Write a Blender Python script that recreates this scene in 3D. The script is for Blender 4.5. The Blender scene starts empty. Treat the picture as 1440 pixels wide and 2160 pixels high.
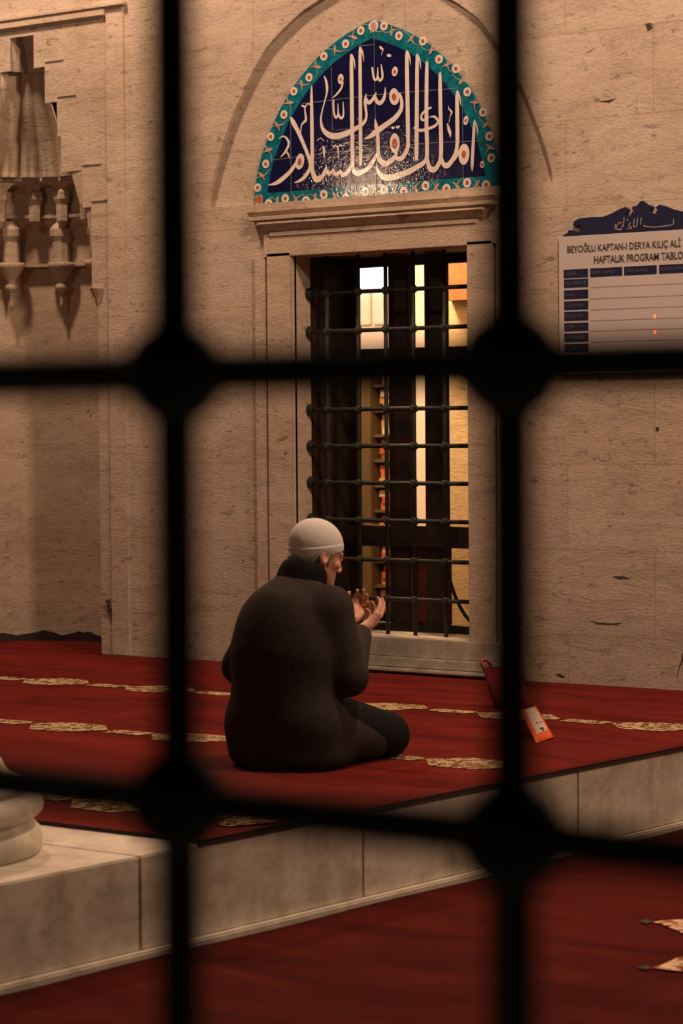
import bpy, bmesh, math, random
import numpy as np
from mathutils import Vector, Matrix

random.seed(4)
S = bpy.context.scene
COL = S.collection
R = math.radians

# ------------------------------------------------------------------ camera, world, lights, exposure
FPX, TH, ROLL, PITCH = 5535.0, math.atan2(5535.0, 7040.0), 0.008, math.atan2(183.0, 5535.0)
PZ = 0.31                       # top of the raised platform
EYE = 1.2 + PZ
WY = 10.1                       # front face of the stone wall
a_R = Vector((math.cos(TH), math.sin(TH), 0)); a_F = Vector((-math.sin(TH), math.cos(TH), 0)); a_U = Vector((0, 0, 1))
c_F = math.cos(PITCH)*a_F - math.sin(PITCH)*a_U
c_U0 = math.cos(PITCH)*a_U + math.sin(PITCH)*a_F
c_R = math.cos(ROLL)*a_R - math.sin(ROLL)*c_U0
c_U = math.cos(ROLL)*c_U0 + math.sin(ROLL)*a_R
CAM = Vector((0, 0, EYE))
cd = bpy.data.cameras.new('camera'); cam = bpy.data.objects.new('camera', cd); COL.objects.link(cam)
m3 = Matrix((c_R, c_U, -c_F)).transposed()
cam.matrix_world = Matrix.Translation(CAM) @ m3.to_4x4()
cd.sensor_fit = 'HORIZONTAL'; cd.sensor_width = 24.0; cd.lens = FPX/1440*24.0
cd.clip_start = 0.05; cd.clip_end = 200
cd.dof.use_dof = True; cd.dof.focus_distance = 11.0; cd.dof.aperture_fstop = 4.7
S.camera = cam

w = bpy.data.worlds.new('world'); S.world = w; w.use_nodes = True
bg = w.node_tree.nodes['Background']; bg.inputs[0].default_value = (0.30, 0.42, 0.50, 1); bg.inputs[1].default_value = 0.016

S.view_settings.view_transform = 'Standard'; S.view_settings.look = 'None'
S.view_settings.exposure = 0.0; S.view_settings.gamma = 1.0; S.view_settings.use_curve_mapping = False

WARM = (1.0, 0.63, 0.405)
def lamp(name, loc, watts, color=WARM, radius=0.12):
    l = bpy.data.lights.new(name, 'POINT'); l.energy = watts; l.color = color; l.shadow_soft_size = radius
    o = bpy.data.objects.new(name, l); o.location = loc; COL.objects.link(o); return o
lamp('hanging_lamp_light', (-9.7, 8.75, 6.0), 640, WARM, 0.18)
lamp('hanging_lamp_light', (-4.5, 7.9, 5.6), 710, WARM, 0.18)
lamp('platform_fill_light', (-1.4, 8.3, 3.7), 310, (1.0, 0.66, 0.42), 0.15)  # added fill from the right, brightens the platform's upright face
lamp('tile_highlight_light', (-9.45, 7.9, 2.94), 16, WARM, 0.028)  # extra weak light added so the glazed tiles catch a highlight
# lamps inside the prayer hall
lamp('hall_lamp_light', (-8.9, 11.05, 3.3), 420, (1.0, 0.62, 0.27), 0.15)
lamp('hall_lamp_light', (-11.0, 12.1, 3.4), 300, (1.0, 0.70, 0.45), 0.15)

def ray(px, py): return c_F + c_R*((px-720)/FPX) - c_U*((py-1080)/FPX)
def onY(px, py, y=WY): d = ray(px, py); return CAM + d*(y/d.y)
def onZ(px, py, z): d = ray(px, py); return CAM + d*((z-EYE)/d.z)

# ------------------------------------------------------------------ helpers
def tag(o, label=None, cat=None, group=None, kind=None):
    if label: o['label'] = label
    if cat: o['category'] = cat
    if group: o['group'] = group
    if kind: o['kind'] = kind
    return o

def empty(name, loc=(0, 0, 0), rz=0):
    o = bpy.data.objects.new(name, None); o.location = loc; o.rotation_euler = (0, 0, rz)
    o.empty_display_size = 0.1; COL.objects.link(o); return o

def obj(name, bm, mats, parent=None, smooth=False, loc=None, norm=True):
    me = bpy.data.meshes.new(name)
    if norm: bmesh.ops.recalc_face_normals(bm, faces=bm.faces)
    bm.to_mesh(me); bm.free()
    for m in (mats if isinstance(mats, (list, tuple)) else [mats]): me.materials.append(m)
    if smooth:
        for p in me.polygons: p.use_smooth = True
    o = bpy.data.objects.new(name, me); COL.objects.link(o)
    if loc is not None: o.location = loc
    if parent: o.parent = parent
    return o

def box(bm, x0, x1, y0, y1, z0, z1, bevel=0, mi=0):
    r = bmesh.ops.create_cube(bm, size=1)
    vs = r['verts']
    for v in vs:
        v.co = Vector(((x0+x1)/2+v.co.x*(x1-x0), (y0+y1)/2+v.co.y*(y1-y0), (z0+z1)/2+v.co.z*(z1-z0)))
    fs = {f for v in vs for f in v.link_faces}
    for f in fs: f.material_index = mi
    if bevel:
        es = {e for v in vs for e in v.link_edges}
        bmesh.ops.bevel(bm, geom=list(es), offset=bevel, segments=2, affect='EDGES')

def mkbox(name, x0, x1, y0, y1, z0, z1, m, parent=None, bevel=0):
    bm = bmesh.new(); box(bm, x0, x1, y0, y1, z0, z1, bevel); return obj(name, bm, m, parent)

def tube(bm, pts, rad, seg=10, cap=True, mi=0):
    pts = [Vector(p) for p in pts]; n = len(pts)
    rads = rad if isinstance(rad, (list, tuple)) else [rad]*n
    rings = []; up = None
    for i, p in enumerate(pts):
        t = (pts[min(i+1, n-1)]-pts[max(i-1, 0)]).normalized()
        if up is None:
            up = Vector((0, 0, 1)) if abs(t.z) < 0.9 else Vector((1, 0, 0))
        s = t.cross(up).normalized(); up = s.cross(t).normalized()
        rings.append([bm.verts.new(p + (s*math.cos(2*math.pi*k/seg)+up*math.sin(2*math.pi*k/seg))*rads[i]) for k in range(seg)])
    for i in range(n-1):
        for k in range(seg):
            f = bm.faces.new((rings[i][k], rings[i][(k+1) % seg], rings[i+1][(k+1) % seg], rings[i+1][k])); f.material_index = mi
    if cap:
        bm.faces.new(rings[0][::-1]).material_index = mi; bm.faces.new(rings[-1]).material_index = mi

def lathe(bm, c, prof, seg=48, mi=0):
    rings = []
    for r, z in prof:
        rings.append([bm.verts.new((c[0]+r*math.cos(2*math.pi*k/seg), c[1]+r*math.sin(2*math.pi*k/seg), c[2]+z)) for k in range(seg)])
    for i in range(len(prof)-1):
        for k in range(seg):
            bm.faces.new((rings[i][k], rings[i][(k+1) % seg], rings[i+1][(k+1) % seg], rings[i+1][k])).material_index = mi
    bm.faces.new(rings[0][::-1]).material_index = mi; bm.faces.new(rings[-1]).material_index = mi

def catmull(P, n=8):
    P = [tuple(map(float, p)) for p in P]
    if len(P) < 3: 
        return [tuple(a+(b-a)*t/n for a, b in zip(P[0], P[1])) for t in range(n+1)]
    out = []
    Q = [P[0]]+P+[P[-1]]
    for i in range(1, len(Q)-2):
        p0, p1, p2, p3 = Q[i-1], Q[i], Q[i+1], Q[i+2]
        for k in range(n):
            t = k/n
            out.append(tuple(0.5*((2*b)+(-a+c)*t+(2*a-5*b+4*c-d)*t*t+(-a+3*b-3*c+d)*t**3) for a, b, c, d in zip(p0, p1, p2, p3)))
    out.append(P[-1]); return out

def poly(bm, pts, mi=0):
    f = bm.faces.new([bm.verts.new(p) for p in pts]); f.material_index = mi; return f

def fill(bm, loops, mi=0):
    es = []
    for lp in loops:
        vs = [bm.verts.new(p) for p in lp]
        es += [bm.edges.new((vs[i], vs[(i+1) % len(vs)])) for i in range(len(vs))]
    r = bmesh.ops.triangle_fill(bm, use_beauty=True, use_dissolve=False, edges=es)
    for g in r['geom']:
        if isinstance(g, bmesh.types.BMFace): g.material_index = mi

def disc(bm, x, z, y, rx, rz, seg=14, mi=0, rot=0):
    ps = []
    for k in range(seg):
        a = 2*math.pi*k/seg; u, v = rx*math.cos(a), rz*math.sin(a)
        ps.append((x+u*math.cos(rot)-v*math.sin(rot), y, z+u*math.sin(rot)+v*math.cos(rot)))
    poly(bm, ps, mi)

# ------------------------------------------------------------------ materials
def newmat(name):
    m = bpy.data.materials.new(name); m.use_nodes = True
    nt = m.node_tree; b = nt.nodes['Principled BSDF']; return m, nt, b

def noise(nt, scale, detail=4, rough=0.6, vec=None, dist=0):
    n = nt.nodes.new('ShaderNodeTexNoise'); n.inputs['Scale'].default_value = scale
    n.inputs['Detail'].default_value = detail; n.inputs['Roughness'].default_value = rough
    n.inputs['Distortion'].default_value = dist
    if vec: nt.links.new(vec, n.inputs['Vector'])
    return n

def ramp(nt, src, stops):
    r = nt.nodes.new('ShaderNodeValToRGB'); e = r.color_ramp.elements
    while len(e) < len(stops): e.new(0.5)
    for i, (p, c) in enumerate(stops):
        e[i].position = p; e[i].color = (c if len(c) == 4 else (*c, 1)) if isinstance(c, tuple) else (c, c, c, 1)
    nt.links.new(src, r.inputs[0]); return r

def mix(nt, kind, fac, a, b):
    m = nt.nodes.new('ShaderNodeMix'); m.data_type = 'RGBA'; m.blend_type = kind
    for inp, v in ((0, fac), (6, a), (7, b)):
        if isinstance(v, (int, float)): m.inputs[inp].default_value = v
        elif isinstance(v, tuple): m.inputs[inp].default_value = (*v, 1) if len(v) == 3 else v
        else: nt.links.new(v, m.inputs[inp])
    return m.outputs[2]

def coords(nt, scale=(1, 1, 1), loc=(0, 0, 0)):
    t = nt.nodes.new('ShaderNodeTexCoord'); mp = nt.nodes.new('ShaderNodeMapping')
    mp.inputs['Scale'].default_value = scale; mp.inputs['Location'].default_value = loc
    nt.links.new(t.outputs['Object'], mp.inputs[0]); return mp.outputs[0]

def bump(nt, b, src, strength, dist=0.01):
    n = nt.nodes.new('ShaderNodeBump'); n.inputs['Strength'].default_value = strength; n.inputs['Distance'].default_value = dist
    nt.links.new(src, n.inputs['Height']); nt.links.new(n.outputs[0], b.inputs['Normal'])

def plain(name, col, rough=0.6, var=0.15, scale=30, bmp=0.0, metal=0.0, spec=0.5, stretch=(1, 1, 1)):
    m, nt, b = newmat(name)
    n = noise(nt, scale, 4, 0.6, coords(nt, stretch))
    r = ramp(nt, n.outputs[0], [(0.3, tuple(c*(1-var) for c in col)), (0.7, tuple(min(1, c*(1+var)) for c in col))])
    nt.links.new(r.outputs[0], b.inputs['Base Color'])
    b.inputs['Roughness'].default_value = rough; b.inputs['Metallic'].default_value = metal
    b.inputs['Specular IOR Level'].default_value = spec
    if bmp: bump(nt, b, n.outputs[0], bmp)
    return m

def stone(name, col, joints=True, dirt=0.55):
    """weathered limestone ashlar: thin joints, horizontal travertine streaks, pits, blotches"""
    m, nt, b = newmat(name)
    v = coords(nt)
    vs = coords(nt, (0.75, 0.75, 2.7))
    streak = noise(nt, 3.6, 9, 0.70, vs, 1.1)
    fine = noise(nt, 42, 6, 0.7, coords(nt, (1, 1, 2.2)))
    blot = noise(nt, 1.6, 5, 0.6, v)
    pit = noise(nt, 17, 5, 0.72, coords(nt, (0.8, 0.8, 1.9)), 0.5)
    c0 = ramp(nt, streak.outputs[0], [(0.22, tuple(c*(1-dirt*0.62) for c in col)), (0.40, tuple(c*0.86 for c in col)), (0.54, col), (0.75, tuple(min(1, c*1.10) for c in col))]).outputs[0]
    c1 = mix(nt, 'MULTIPLY', 0.55, c0, ramp(nt, blot.outputs[0], [(0.3, (0.72, 0.66, 0.58)), (0.6, (1, 1, 1))]).outputs[0])
    c2 = mix(nt, 'MULTIPLY', 0.5, c1, ramp(nt, fine.outputs[0], [(0.3, (0.6, 0.55, 0.48)), (0.55, (1, 1, 1))]).outputs[0])
    c3 = mix(nt, 'MULTIPLY', 0.7, c2, ramp(nt, pit.outputs[0], [(0.31, (0.24, 0.18, 0.12)), (0.42, (1, 1, 1))]).outputs[0])
    h = mix(nt, 'MULTIPLY', 1.0, ramp(nt, streak.outputs[0], [(0.25, 0.35), (0.5, 1.0)]).outputs[0], ramp(nt, fine.outputs[0], [(0.25, 0.55), (0.6, 1.0)]).outputs[0])
    if joints:
        br = nt.nodes.new('ShaderNodeTexBrick')
        sep = nt.nodes.new('ShaderNodeSeparateXYZ'); cmb = nt.nodes.new('ShaderNodeCombineXYZ')
        nt.links.new(coords(nt, (1, 1, 1), (0.11, 0, -2.5+0.392*7)), sep.inputs[0])
        nt.links.new(sep.outputs[0], cmb.inputs[0]); nt.links.new(sep.outputs[2], cmb.inputs[1])
        nt.links.new(cmb.outputs[0], br.inputs['Vector'])
        br.inputs['Scale'].default_value = 1.0; br.inputs['Brick Width'].default_value = 0.93; br.inputs['Row Height'].default_value = 0.392
        br.inputs['Mortar Size'].default_value = 0.0035; br.inputs['Mortar Smooth'].default_value = 0.5
        br.inputs['Color1'].default_value = (1, 1, 1, 1); br.inputs['Color2'].default_value = (0.86, 0.84, 0.83, 1); br.inputs['Mortar'].default_value = (0.62, 0.54, 0.45, 1)
        c3 = mix(nt, 'MULTIPLY', 0.6, c3, br.outputs['Color'])
    nt.links.new(c3, b.inputs['Base Color'])
    b.inputs['Roughness'].default_value = 0.85; b.inputs['Specular IOR Level'].default_value = 0.25
    bump(nt, b, h, 0.4, 0.009)
    return m

def marble(name, col, rough=0.45):
    m, nt, b = newmat(name)
    v = coords(nt, (1, 1, 1.6))
    n = noise(nt, 2.2, 8, 0.62, v, 1.2); f = noise(nt, 22, 6, 0.65, v)
    st = noise(nt, 3.0, 5, 0.6, coords(nt, (3.0, 3.0, 0.6)))
    c = ramp(nt, n.outputs[0], [(0.30, tuple(x*0.62 for x in col)), (0.48, tuple(x*0.9 for x in col)), (0.7, tuple(min(1, x*1.12) for x in col))]).outputs[0]
    c = mix(nt, 'MULTIPLY', 0.45, c, ramp(nt, f.outputs[0], [(0.3, (0.6, 0.55, 0.45)), (0.6, (1, 1, 1))]).outputs[0])
    c = mix(nt, 'MULTIPLY', 0.5, c, ramp(nt, st.outputs[0], [(0.3, (0.55, 0.47, 0.36)), (0.55, (1, 1, 1))]).outputs[0])
    nt.links.new(c, b.inputs['Base Color']); b.inputs['Roughness'].default_value = rough; b.inputs['Specular IOR Level'].default_value = 0.35
    bump(nt, b, f.outputs[0], 0.2, 0.004)
    return m

def carpet_mat(name, col):
    m, nt, b = newmat(name)
    big = noise(nt, 1.7, 4, 0.55, coords(nt, (0.9, 2.6, 1)), 0.6)
    pile = noise(nt, 240, 2, 0.7, coords(nt))
    c = ramp(nt, big.outputs[0], [(0.30, tuple(x*0.62 for x in col)), (0.52, col), (0.72, tuple(x*1.35 for x in col))]).outputs[0]
    c = mix(nt, 'MULTIPLY', 0.7, c, ramp(nt, pile.outputs[0], [(0.3, (0.55, 0.5, 0.5)), (0.65, (1.0, 1.0, 1.0))]).outputs[0])
    nt.links.new(c, b.inputs['Base Color']); b.inputs['Roughness'].default_value = 0.95; b.inputs['Specular IOR Level'].default_value = 0.05
    bump(nt, b, pile.outputs[0], 0.6, 0.004)
    return m

def floral_mat(name, light, dark, scale):
    m, nt, b = newmat(name)
    vo = nt.nodes.new('ShaderNodeTexVoronoi'); vo.inputs['Scale'].default_value = scale
    nt.links.new(coords(nt, (1, 0.55, 1)), vo.inputs['Vector'])
    n = noise(nt, scale*1.5, 3, 0.6, coords(nt, (1, 0.6, 1)))
    c = ramp(nt, vo.outputs['Distance'], [(0.18, light), (0.28, dark), (0.40, dark), (0.50, light)]).outputs[0]
    c = mix(nt, 'MULTIPLY', 0.8, c, ramp(nt, n.outputs[0], [(0.4, (0.35, 0.25, 0.18)), (0.52, (1, 1, 1))]).outputs[0])
    nt.links.new(c, b.inputs['Base Color']); b.inputs['Roughness'].default_value = 0.95; b.inputs['Specular IOR Level'].default_value = 0.05
    return m

def emit(name, col, strength):
    m, nt, b = newmat(name)
    b.inputs['Base Color'].default_value = (*col, 1); b.inputs['Emission Color'].default_value = (*col, 1); b.inputs['Emission Strength'].default_value = strength
    return m

def glaze(name, col, var=0.2, scale=18, rough=0.09, bm_=(0.22, 55)):
    m, nt, b = newmat(name)
    n = noise(nt, scale, 4, 0.65, coords(nt)); k = noise(nt, bm_[1], 3, 0.6, coords(nt))
    r = ramp(nt, n.outputs[0], [(0.3, tuple(c*(1-var) for c in col)), (0.7, tuple(min(1, c*(1+var)) for c in col))])
    nt.links.new(r.outputs[0], b.inputs['Base Color'])
    b.inputs['Roughness'].default_value = rough; b.inputs['Specular IOR Level'].default_value = 0.6
    bump(nt, b, k.outputs[0], bm_[0], 0.004)
    return m

M_wall = stone('limestone_wall', (0.60, 0.51, 0.43))
M_trim = stone('limestone_trim', (0.60, 0.50, 0.41), joints=False, dirt=0.25)
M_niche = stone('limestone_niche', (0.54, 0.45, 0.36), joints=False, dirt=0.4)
M_marble = marble('aged_marble', (0.70, 0.65, 0.58))
M_sill = marble('grey_marble_sill', (0.50, 0.49, 0.43), 0.5)
M_iron = plain('black_iron', (0.012, 0.014, 0.015), 0.95, 0.3, 60, 0.2, 0.05)
M_iron2 = plain('dark_green_iron', (0.018, 0.022, 0.018), 0.6, 0.4, 60, 0.3, 0.2)
M_wood = plain('dark_stained_wood', (0.022, 0.011, 0.007), 0.6, 0.4, 12, 0.1, stretch=(6, 6, 0.6))
M_redwood = plain('dark_red_wood', (0.10, 0.016, 0.014), 0.6, 0.4, 12, 0.1, stretch=(6, 6, 0.6))
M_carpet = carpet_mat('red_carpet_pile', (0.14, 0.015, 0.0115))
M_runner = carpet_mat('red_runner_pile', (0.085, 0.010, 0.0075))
M_band = floral_mat('cream_floral_band', (0.44, 0.345, 0.20), (0.10, 0.02, 0.014), 34)
M_star = floral_mat('cream_star_band', (0.72, 0.52, 0.34), (0.30, 0.10, 0.06), 26)
M_fringe = plain('carpet_edge_binding', (0.035, 0.028, 0.028), 0.9, 0.6, 80, 0.4)
M_navy = glaze('navy_glazed_tile', (0.009, 0.010, 0.058), 0.3, rough=0.075, bm_=(0.30, 60))
M_teal = glaze('turquoise_glazed_tile', (0.008, 0.165, 0.235), 0.5, 40)
M_white = glaze('white_glaze', (0.78, 0.72, 0.68), 0.08)
M_coral = glaze('coral_glaze', (0.42, 0.12, 0.07), 0.25, 60)
M_pink = glaze('dusty_pink_glaze', (0.52, 0.33, 0.26), 0.25, 60)
M_paleg = glaze('pale_green_glaze', (0.30, 0.42, 0.36), 0.2, 40)
M_grout = plain('tile_grout', (0.16, 0.18, 0.17), 0.8)
M_bluesign = plain('navy_sign_panel', (0.008, 0.011, 0.05), 0.5, 0.1, 5)
M_signwhite = plain('white_sign_panel', (0.52, 0.48, 0.48), 0.6, 0.05, 3)
M_signtext = plain('sign_lettering', (0.05, 0.05, 0.045), 0.6, 0.1, 5)
M_signline = plain('sign_grey_lines', (0.40, 0.34, 0.30), 0.6, 0.1, 5)
M_signfaint = plain('sign_faint_lettering', (0.07, 0.08, 0.13), 0.6, 0.1, 5)
M_led = emit('red_led_digits', (1.0, 0.10, 0.05), 3.0)

# ------------------------------------------------------------------ the setting
mkb = mkbox
o = mkb('floor', -40, 12, -3, WY-0.002, -0.30, 0.0, M_marble); tag(o, 'stone paved ground under the red walkway carpet', 'floor', kind='structure')
NX, NZ0 = -10.10, PZ          # niche axis
AX = -7.742                   # axis of the tiled arch

# wall with the arch recess, the window opening and the stepped niche cut out
steps = [(0.540, PZ-0.02, 2.20), (0.498, 2.20, 2.67), (0.434, 2.67, 2.868), (0.282, 2.868, 3.058), (0.256, 3.058, 3.242), (0.168, 3.242, 3.435), (0.088, 3.435, 3.612)]
right = []
for hw, z0, z1 in steps: right += [(hw, z0), (hw, z1)]
nloop = [(NX+x, WY, z) for x, z in right] + [(NX-x, WY, z) for x, z in right[::-1]]
arcL = [(1.046, 2.62), (1.044, 2.66), (1.022, 2.735), (0.978, 2.855), (0.938, 2.945), (0.893, 3.046), (0.830, 3.15), (0.768, 3.245), (0.712, 3.32), (0.655, 3.388), (0.582, 3.445), (0.500, 3.50), (0.41, 3.552), (0.29, 3.60), (0.15, 3.655), (0.0, 3.705)]
aL = [(-p[0], p[1]) for p in catmull(arcL, 3)]
outer = [(AX+x, z) for x, z in aL] + [(AX-x, z) for x, z in aL[::-1][1:]]
RD = 0.026
WX0, WX1, WZ0, WZ1 = -8.226, -7.162, 0.488, 2.347
bm = bmesh.new()
fill(bm, [[(-16, WY, -0.3), (-1.5, WY, -0.3), (-1.5, WY, 6.5), (-16, WY, 6.5)], nloop, [(x, WY, z) for x, z in outer], [(WX0, WY, WZ0), (WX1, WY, WZ0), (WX1, WY, WZ1), (WX0, WY, WZ1)]])
poly(bm, [(x, WY+RD, z) for x, z in outer])
for lp, d in ((outer, RD),):
    for i in range(len(lp)):
        a, b2 = lp[i], lp[(i+1) % len(lp)]
        poly(bm, [(a[0], WY, a[1]), (b2[0], WY, b2[1]), (b2[0], WY+d, b2[1]), (a[0], WY+d, a[1])])
wv = [(WX0, WZ0), (WX1, WZ0), (WX1, WZ1), (WX0, WZ1)]
for i in range(4):
    a, b2 = wv[i], wv[(i+1) % 4]
    poly(bm, [(a[0], WY, a[1]), (b2[0], WY, b2[1]), (b2[0], WY+0.125, b2[1]), (a[0], WY+0.125, a[1])])
wall = obj('wall_back', bm, M_wall, norm=False); tag(wall, 'weathered limestone block wall with arched window and carved niche', 'wall', kind='structure')

# niche: five-sided shaft and muqarnas hood
def ncurve(hw, dp, n):
    return [(NX-hw*math.cos(math.pi*i/n), WY+dp*math.sin(math.pi*i/n)) for i in range(n+1)]
bm = bmesh.new()
cs = ncurve(0.54, 0.53, 40)
for a, b2 in zip(cs, cs[1:]):
    poly(bm, [(a[0], a[1], PZ-0.03), (b2[0], b2[1], PZ-0.03), (b2[0], b2[1], 2.95), (a[0], a[1], 2.95)])
bmesh.ops.remove_doubles(bm, verts=bm.verts, dist=1e-5)
niche = obj('prayer_niche', bm, M_niche, wall, True, norm=False)
bm = bmesh.new(); q0, q1, yb = NX-0.75, NX+0.75, WY+0.70     # unseen hollow box added round the niche to block hall light
poly(bm, [(q0, yb, -0.2), (q1, yb, -0.2), (q1, yb, 4.2), (q0, yb, 4.2)]); poly(bm, [(q0, WY, 4.2), (q1, WY, 4.2), (q1, yb, 4.2), (q0, yb, 4.2)])
for q in (q0, q1): poly(bm, [(q, WY, -0.2), (q, yb, -0.2), (q, yb, 4.2), (q, WY, 4.2)])
obj('niche_light_block', bm, M_niche, wall, norm=False)
tiers = [(0.512, 0.50, 2.405, 2.67, 5), (0.445, 0.44, 2.67, 2.868, 7)]
def ledge(bm, hw, dp, z0, t=0.018, pr=0.026):
    n = 40
    a = [(NX-(hw+0.03)*math.cos(math.pi*i/n), WY+(dp+0.03)*math.sin(math.pi*i/n)) for i in range(n+1)]
    c = [(NX-(hw-pr)*math.cos(math.pi*i/n), WY+(dp-pr)*math.sin(math.pi*i/n)) for i in range(n+1)]
    for i in range(n):
        poly(bm, [(*a[i], z0), (*a[i+1], z0), (*c[i+1], z0), (*c[i], z0)])
        poly(bm, [(*c[i], z0), (*c[i+1], z0), (*c[i+1], z0+t), (*c[i], z0+t)])
        poly(bm, [(*c[i], z0+t), (*c[i+1], z0+t), (*a[i+1], z0+t), (*a[i], z0+t)])
bm = bmesh.new()
def sheet(fn, NA, NS):
    g = [[bm.verts.new(fn(i/NA, j/NS)) for i in range(NA+1)] for j in range(NS+1)]
    for j in range(NS):
        for i in range(NA): bm.faces.new((g[j][i], g[j][i+1], g[j+1][i+1], g[j+1][i]))
def sstep(x): x = max(0.0, min(1.0, x)); return x*x*(3-2*x)
for k, (hw, dp, z0, z1, nc) in enumerate(tiers):        # two tiers of blind arched cells
    hw2, dp2 = (tiers[k+1][0], tiers[k+1][1]) if k+1 < len(tiers) else (0.345, 0.36)
    def cell(ph, t, hw=hw, dp=dp, z0=z0, z1=z1, nc=nc, hw2=hw2, dp2=dp2):
        c = ((ph*nc) % 1.0)*2-1
        if ph >= 0.9999 or ph <= 0.0001: return (NX-hw*1.03*math.cos(math.pi*ph), WY, z0+(z1-z0)*t)
        hgt = 0.84-0.55*abs(c)**2.4
        front = sstep((t-hgt)/0.10)
        if abs(c) > 0.86: front = 1.0
        k_ = front*(0.30+0.70*t)
        A = hw+(hw2-hw)*k_; B_ = dp+(dp2-dp)*k_
        return (NX-A*math.cos(math.pi*ph), WY+B_*math.sin(math.pi*ph)+0.001, z0+(z1-z0)*t)
    sheet(cell, nc*22, 26)
    ledge(bm, hw, dp, z0)
def fan(ph, t):                                          # fluted upper fan, pleats opening downwards
    hw = 0.335-0.150*sstep(t)**0.8-0.02*t; dp = 0.35-0.145*sstep(t)**0.8-0.02*t
    fl = 1-0.11*abs(math.sin(math.pi*ph*9))**0.7*(1-0.4*t) if 0.02 < ph < 0.98 else 1.0
    if t < 0.34: fl -= 0.05*abs(math.sin(math.pi*ph*18))*(1-t/0.34)
    return (NX-hw*fl*math.cos(math.pi*ph), WY+dp*fl*math.sin(math.pi*ph)+0.001, 2.886+(3.437-2.886)*t)
sheet(fan, 140, 20)
def tip(ph, t):
    hw = 0.125-0.03*t; dp = 0.20-0.10*t; fl = 1-0.16*abs(math.sin(math.pi*ph*4))
    return (NX-hw*fl*math.cos(math.pi*ph), WY+dp*fl*math.sin(math.pi*ph)+0.001, 3.437+(3.63-3.437)*t)
sheet(tip, 60, 8)
ledge(bm, 0.36, 0.37, 2.868, 0.020, 0.03); ledge(bm, 0.20, 0.22, 3.437, 0.016, 0.03)
for z0, hw, dp in ((2.423, 0.512, 0.50), (2.688, 0.445, 0.44)):
    p = ncurve(hw, dp, 30); q = ncurve(0.60, 0.60, 30)
    for i in range(30): poly(bm, [(*p[i], z0+0.30), (*p[i+1], z0+0.30), (*q[i+1], z0+0.30), (*q[i], z0+0.30)])
hood = obj('muqarnas_hood', bm, M_niche, wall, norm=False)
def pendant_bm(x, y, z, s=1.0):
    b = bmesh.new()
    lathe(b, (x, y, z), [(0.075*s, 0.02), (0.078*s, 0.0), (0.070*s, -0.012), (0.040*s, -0.06), (0.022*s, -0.085), (0.024*s, -0.092), (0.034*s, -0.105), (0.036*s, -0.118), (0.030*s, -0.132), (0.016*s, -0.142), (0.011*s, -0.16), (0.009*s, -0.21), (0.004*s, -0.245)], 20)
    return b
for ang in (36, 72, 108, 144):
    x = NX-0.455*math.cos(R(ang)); y = WY+0.45*math.sin(R(ang))
    obj('pendant', pendant_bm(x, y, 2.405), M_niche, wall, True)
    bm = bmesh.new(); lathe(bm, (x, y, 2.41), [(0.048, 0), (0.048, 0.13), (0.062, 0.16), (0.062, 0.20), (0.03, 0.24)], 8); obj('bracket', bm, M_niche, wall)
for ang in (26, 54, 77, 103, 126, 154):
    x = NX-0.40*math.cos(R(ang)); y = WY+0.40*math.sin(R(ang))
    bm = bmesh.new(); lathe(bm, (x, y, 2.68), [(0.01, -0.07), (0.034, -0.03), (0.036, 0.06), (0.05, 0.09), (0.05, 0.13), (0.02, 0.17)], 6); obj('bracket', bm, M_niche, wall)
for s in (1, -1):   # small corbels where the stepped outline meets the plain shaft
    bm = bmesh.new(); x = NX+s*0.535
    lathe(bm, (x, WY+0.02, 2.14), [(0.010, 0.0), (0.022, 0.02), (0.028, 0.05), (0.05, 0.09), (0.055, 0.10)], 12); obj('corbel', bm, M_niche, wall)

# raised frame strips around the niche and thin mouldings
for i, (x0, x1, z0, z1, pr) in enumerate([(-9.478, -9.352, PZ, 3.70, 0.010), (-10.85, -10.725, PZ, 3.70, 0.010), (-10.725, -9.478, 3.66, 3.70, 0.022), (-10.9, -9.33, 3.70, 3.72, 0.03)]):
    tag(mkb('trim_%d' % (i+1), x0, x1, WY-pr, WY+0.01, z0, z1, M_trim, bevel=0.004), 'flat limestone frame strip around the carved niche', 'trim', kind='structure')
bm = bmesh.new()
for z in (2.67+0.035, 2.868+0.03, 3.242+0.03, 3.435+0.03):
    hw = [h for h, a_, b_ in steps if abs(b_-z) < 0.05][0]
    for s in (1, -1): box(bm, NX+s*(hw+0.005), NX+s*(hw+0.14), WY-0.006, WY+0.002, z-0.006, z+0.006)
tag(obj('trim_5', bm, M_trim, wall), kind='structure')

M_chip = plain('dark_stone_hollow', (0.06, 0.045, 0.03), 0.95, 0.5, 60, 0.4)
for ptsl, y in (([(221, 1266), (232, 1264), (233, 1278), (230, 1302), (226, 1290), (225, 1276)], WY-0.0112), ([(1243, 1309), (1262, 1313), (1290, 1315), (1312, 1313), (1300, 1318), (1262, 1317)], WY-0.001), ([(1382, 902), (1388, 900), (1390, 908), (1384, 911)], WY-0.001),
                ([(1438, 1375), (1441, 1392), (1430, 1412), (1425, 1440), (1430, 1415), (1436, 1395)], WY-0.001), ([(1170, 1422), (1180, 1421), (1192, 1428), (1184, 1430)], WY-0.001), ([(1360, 50), (1372, 48), (1376, 60), (1366, 66)], WY-0.001), ([(1262, 214), (1282, 211), (1300, 207), (1284, 217)], WY-0.001), ([(1290, 1216), (1312, 1215), (1330, 1221), (1306, 1222)], WY-0.001)):
    bm = bmesh.new(); poly(bm, [tuple(onY(px, py, y)) for px, py in ptsl]); obj('chip', bm, M_chip, wall, norm=False)

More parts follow.
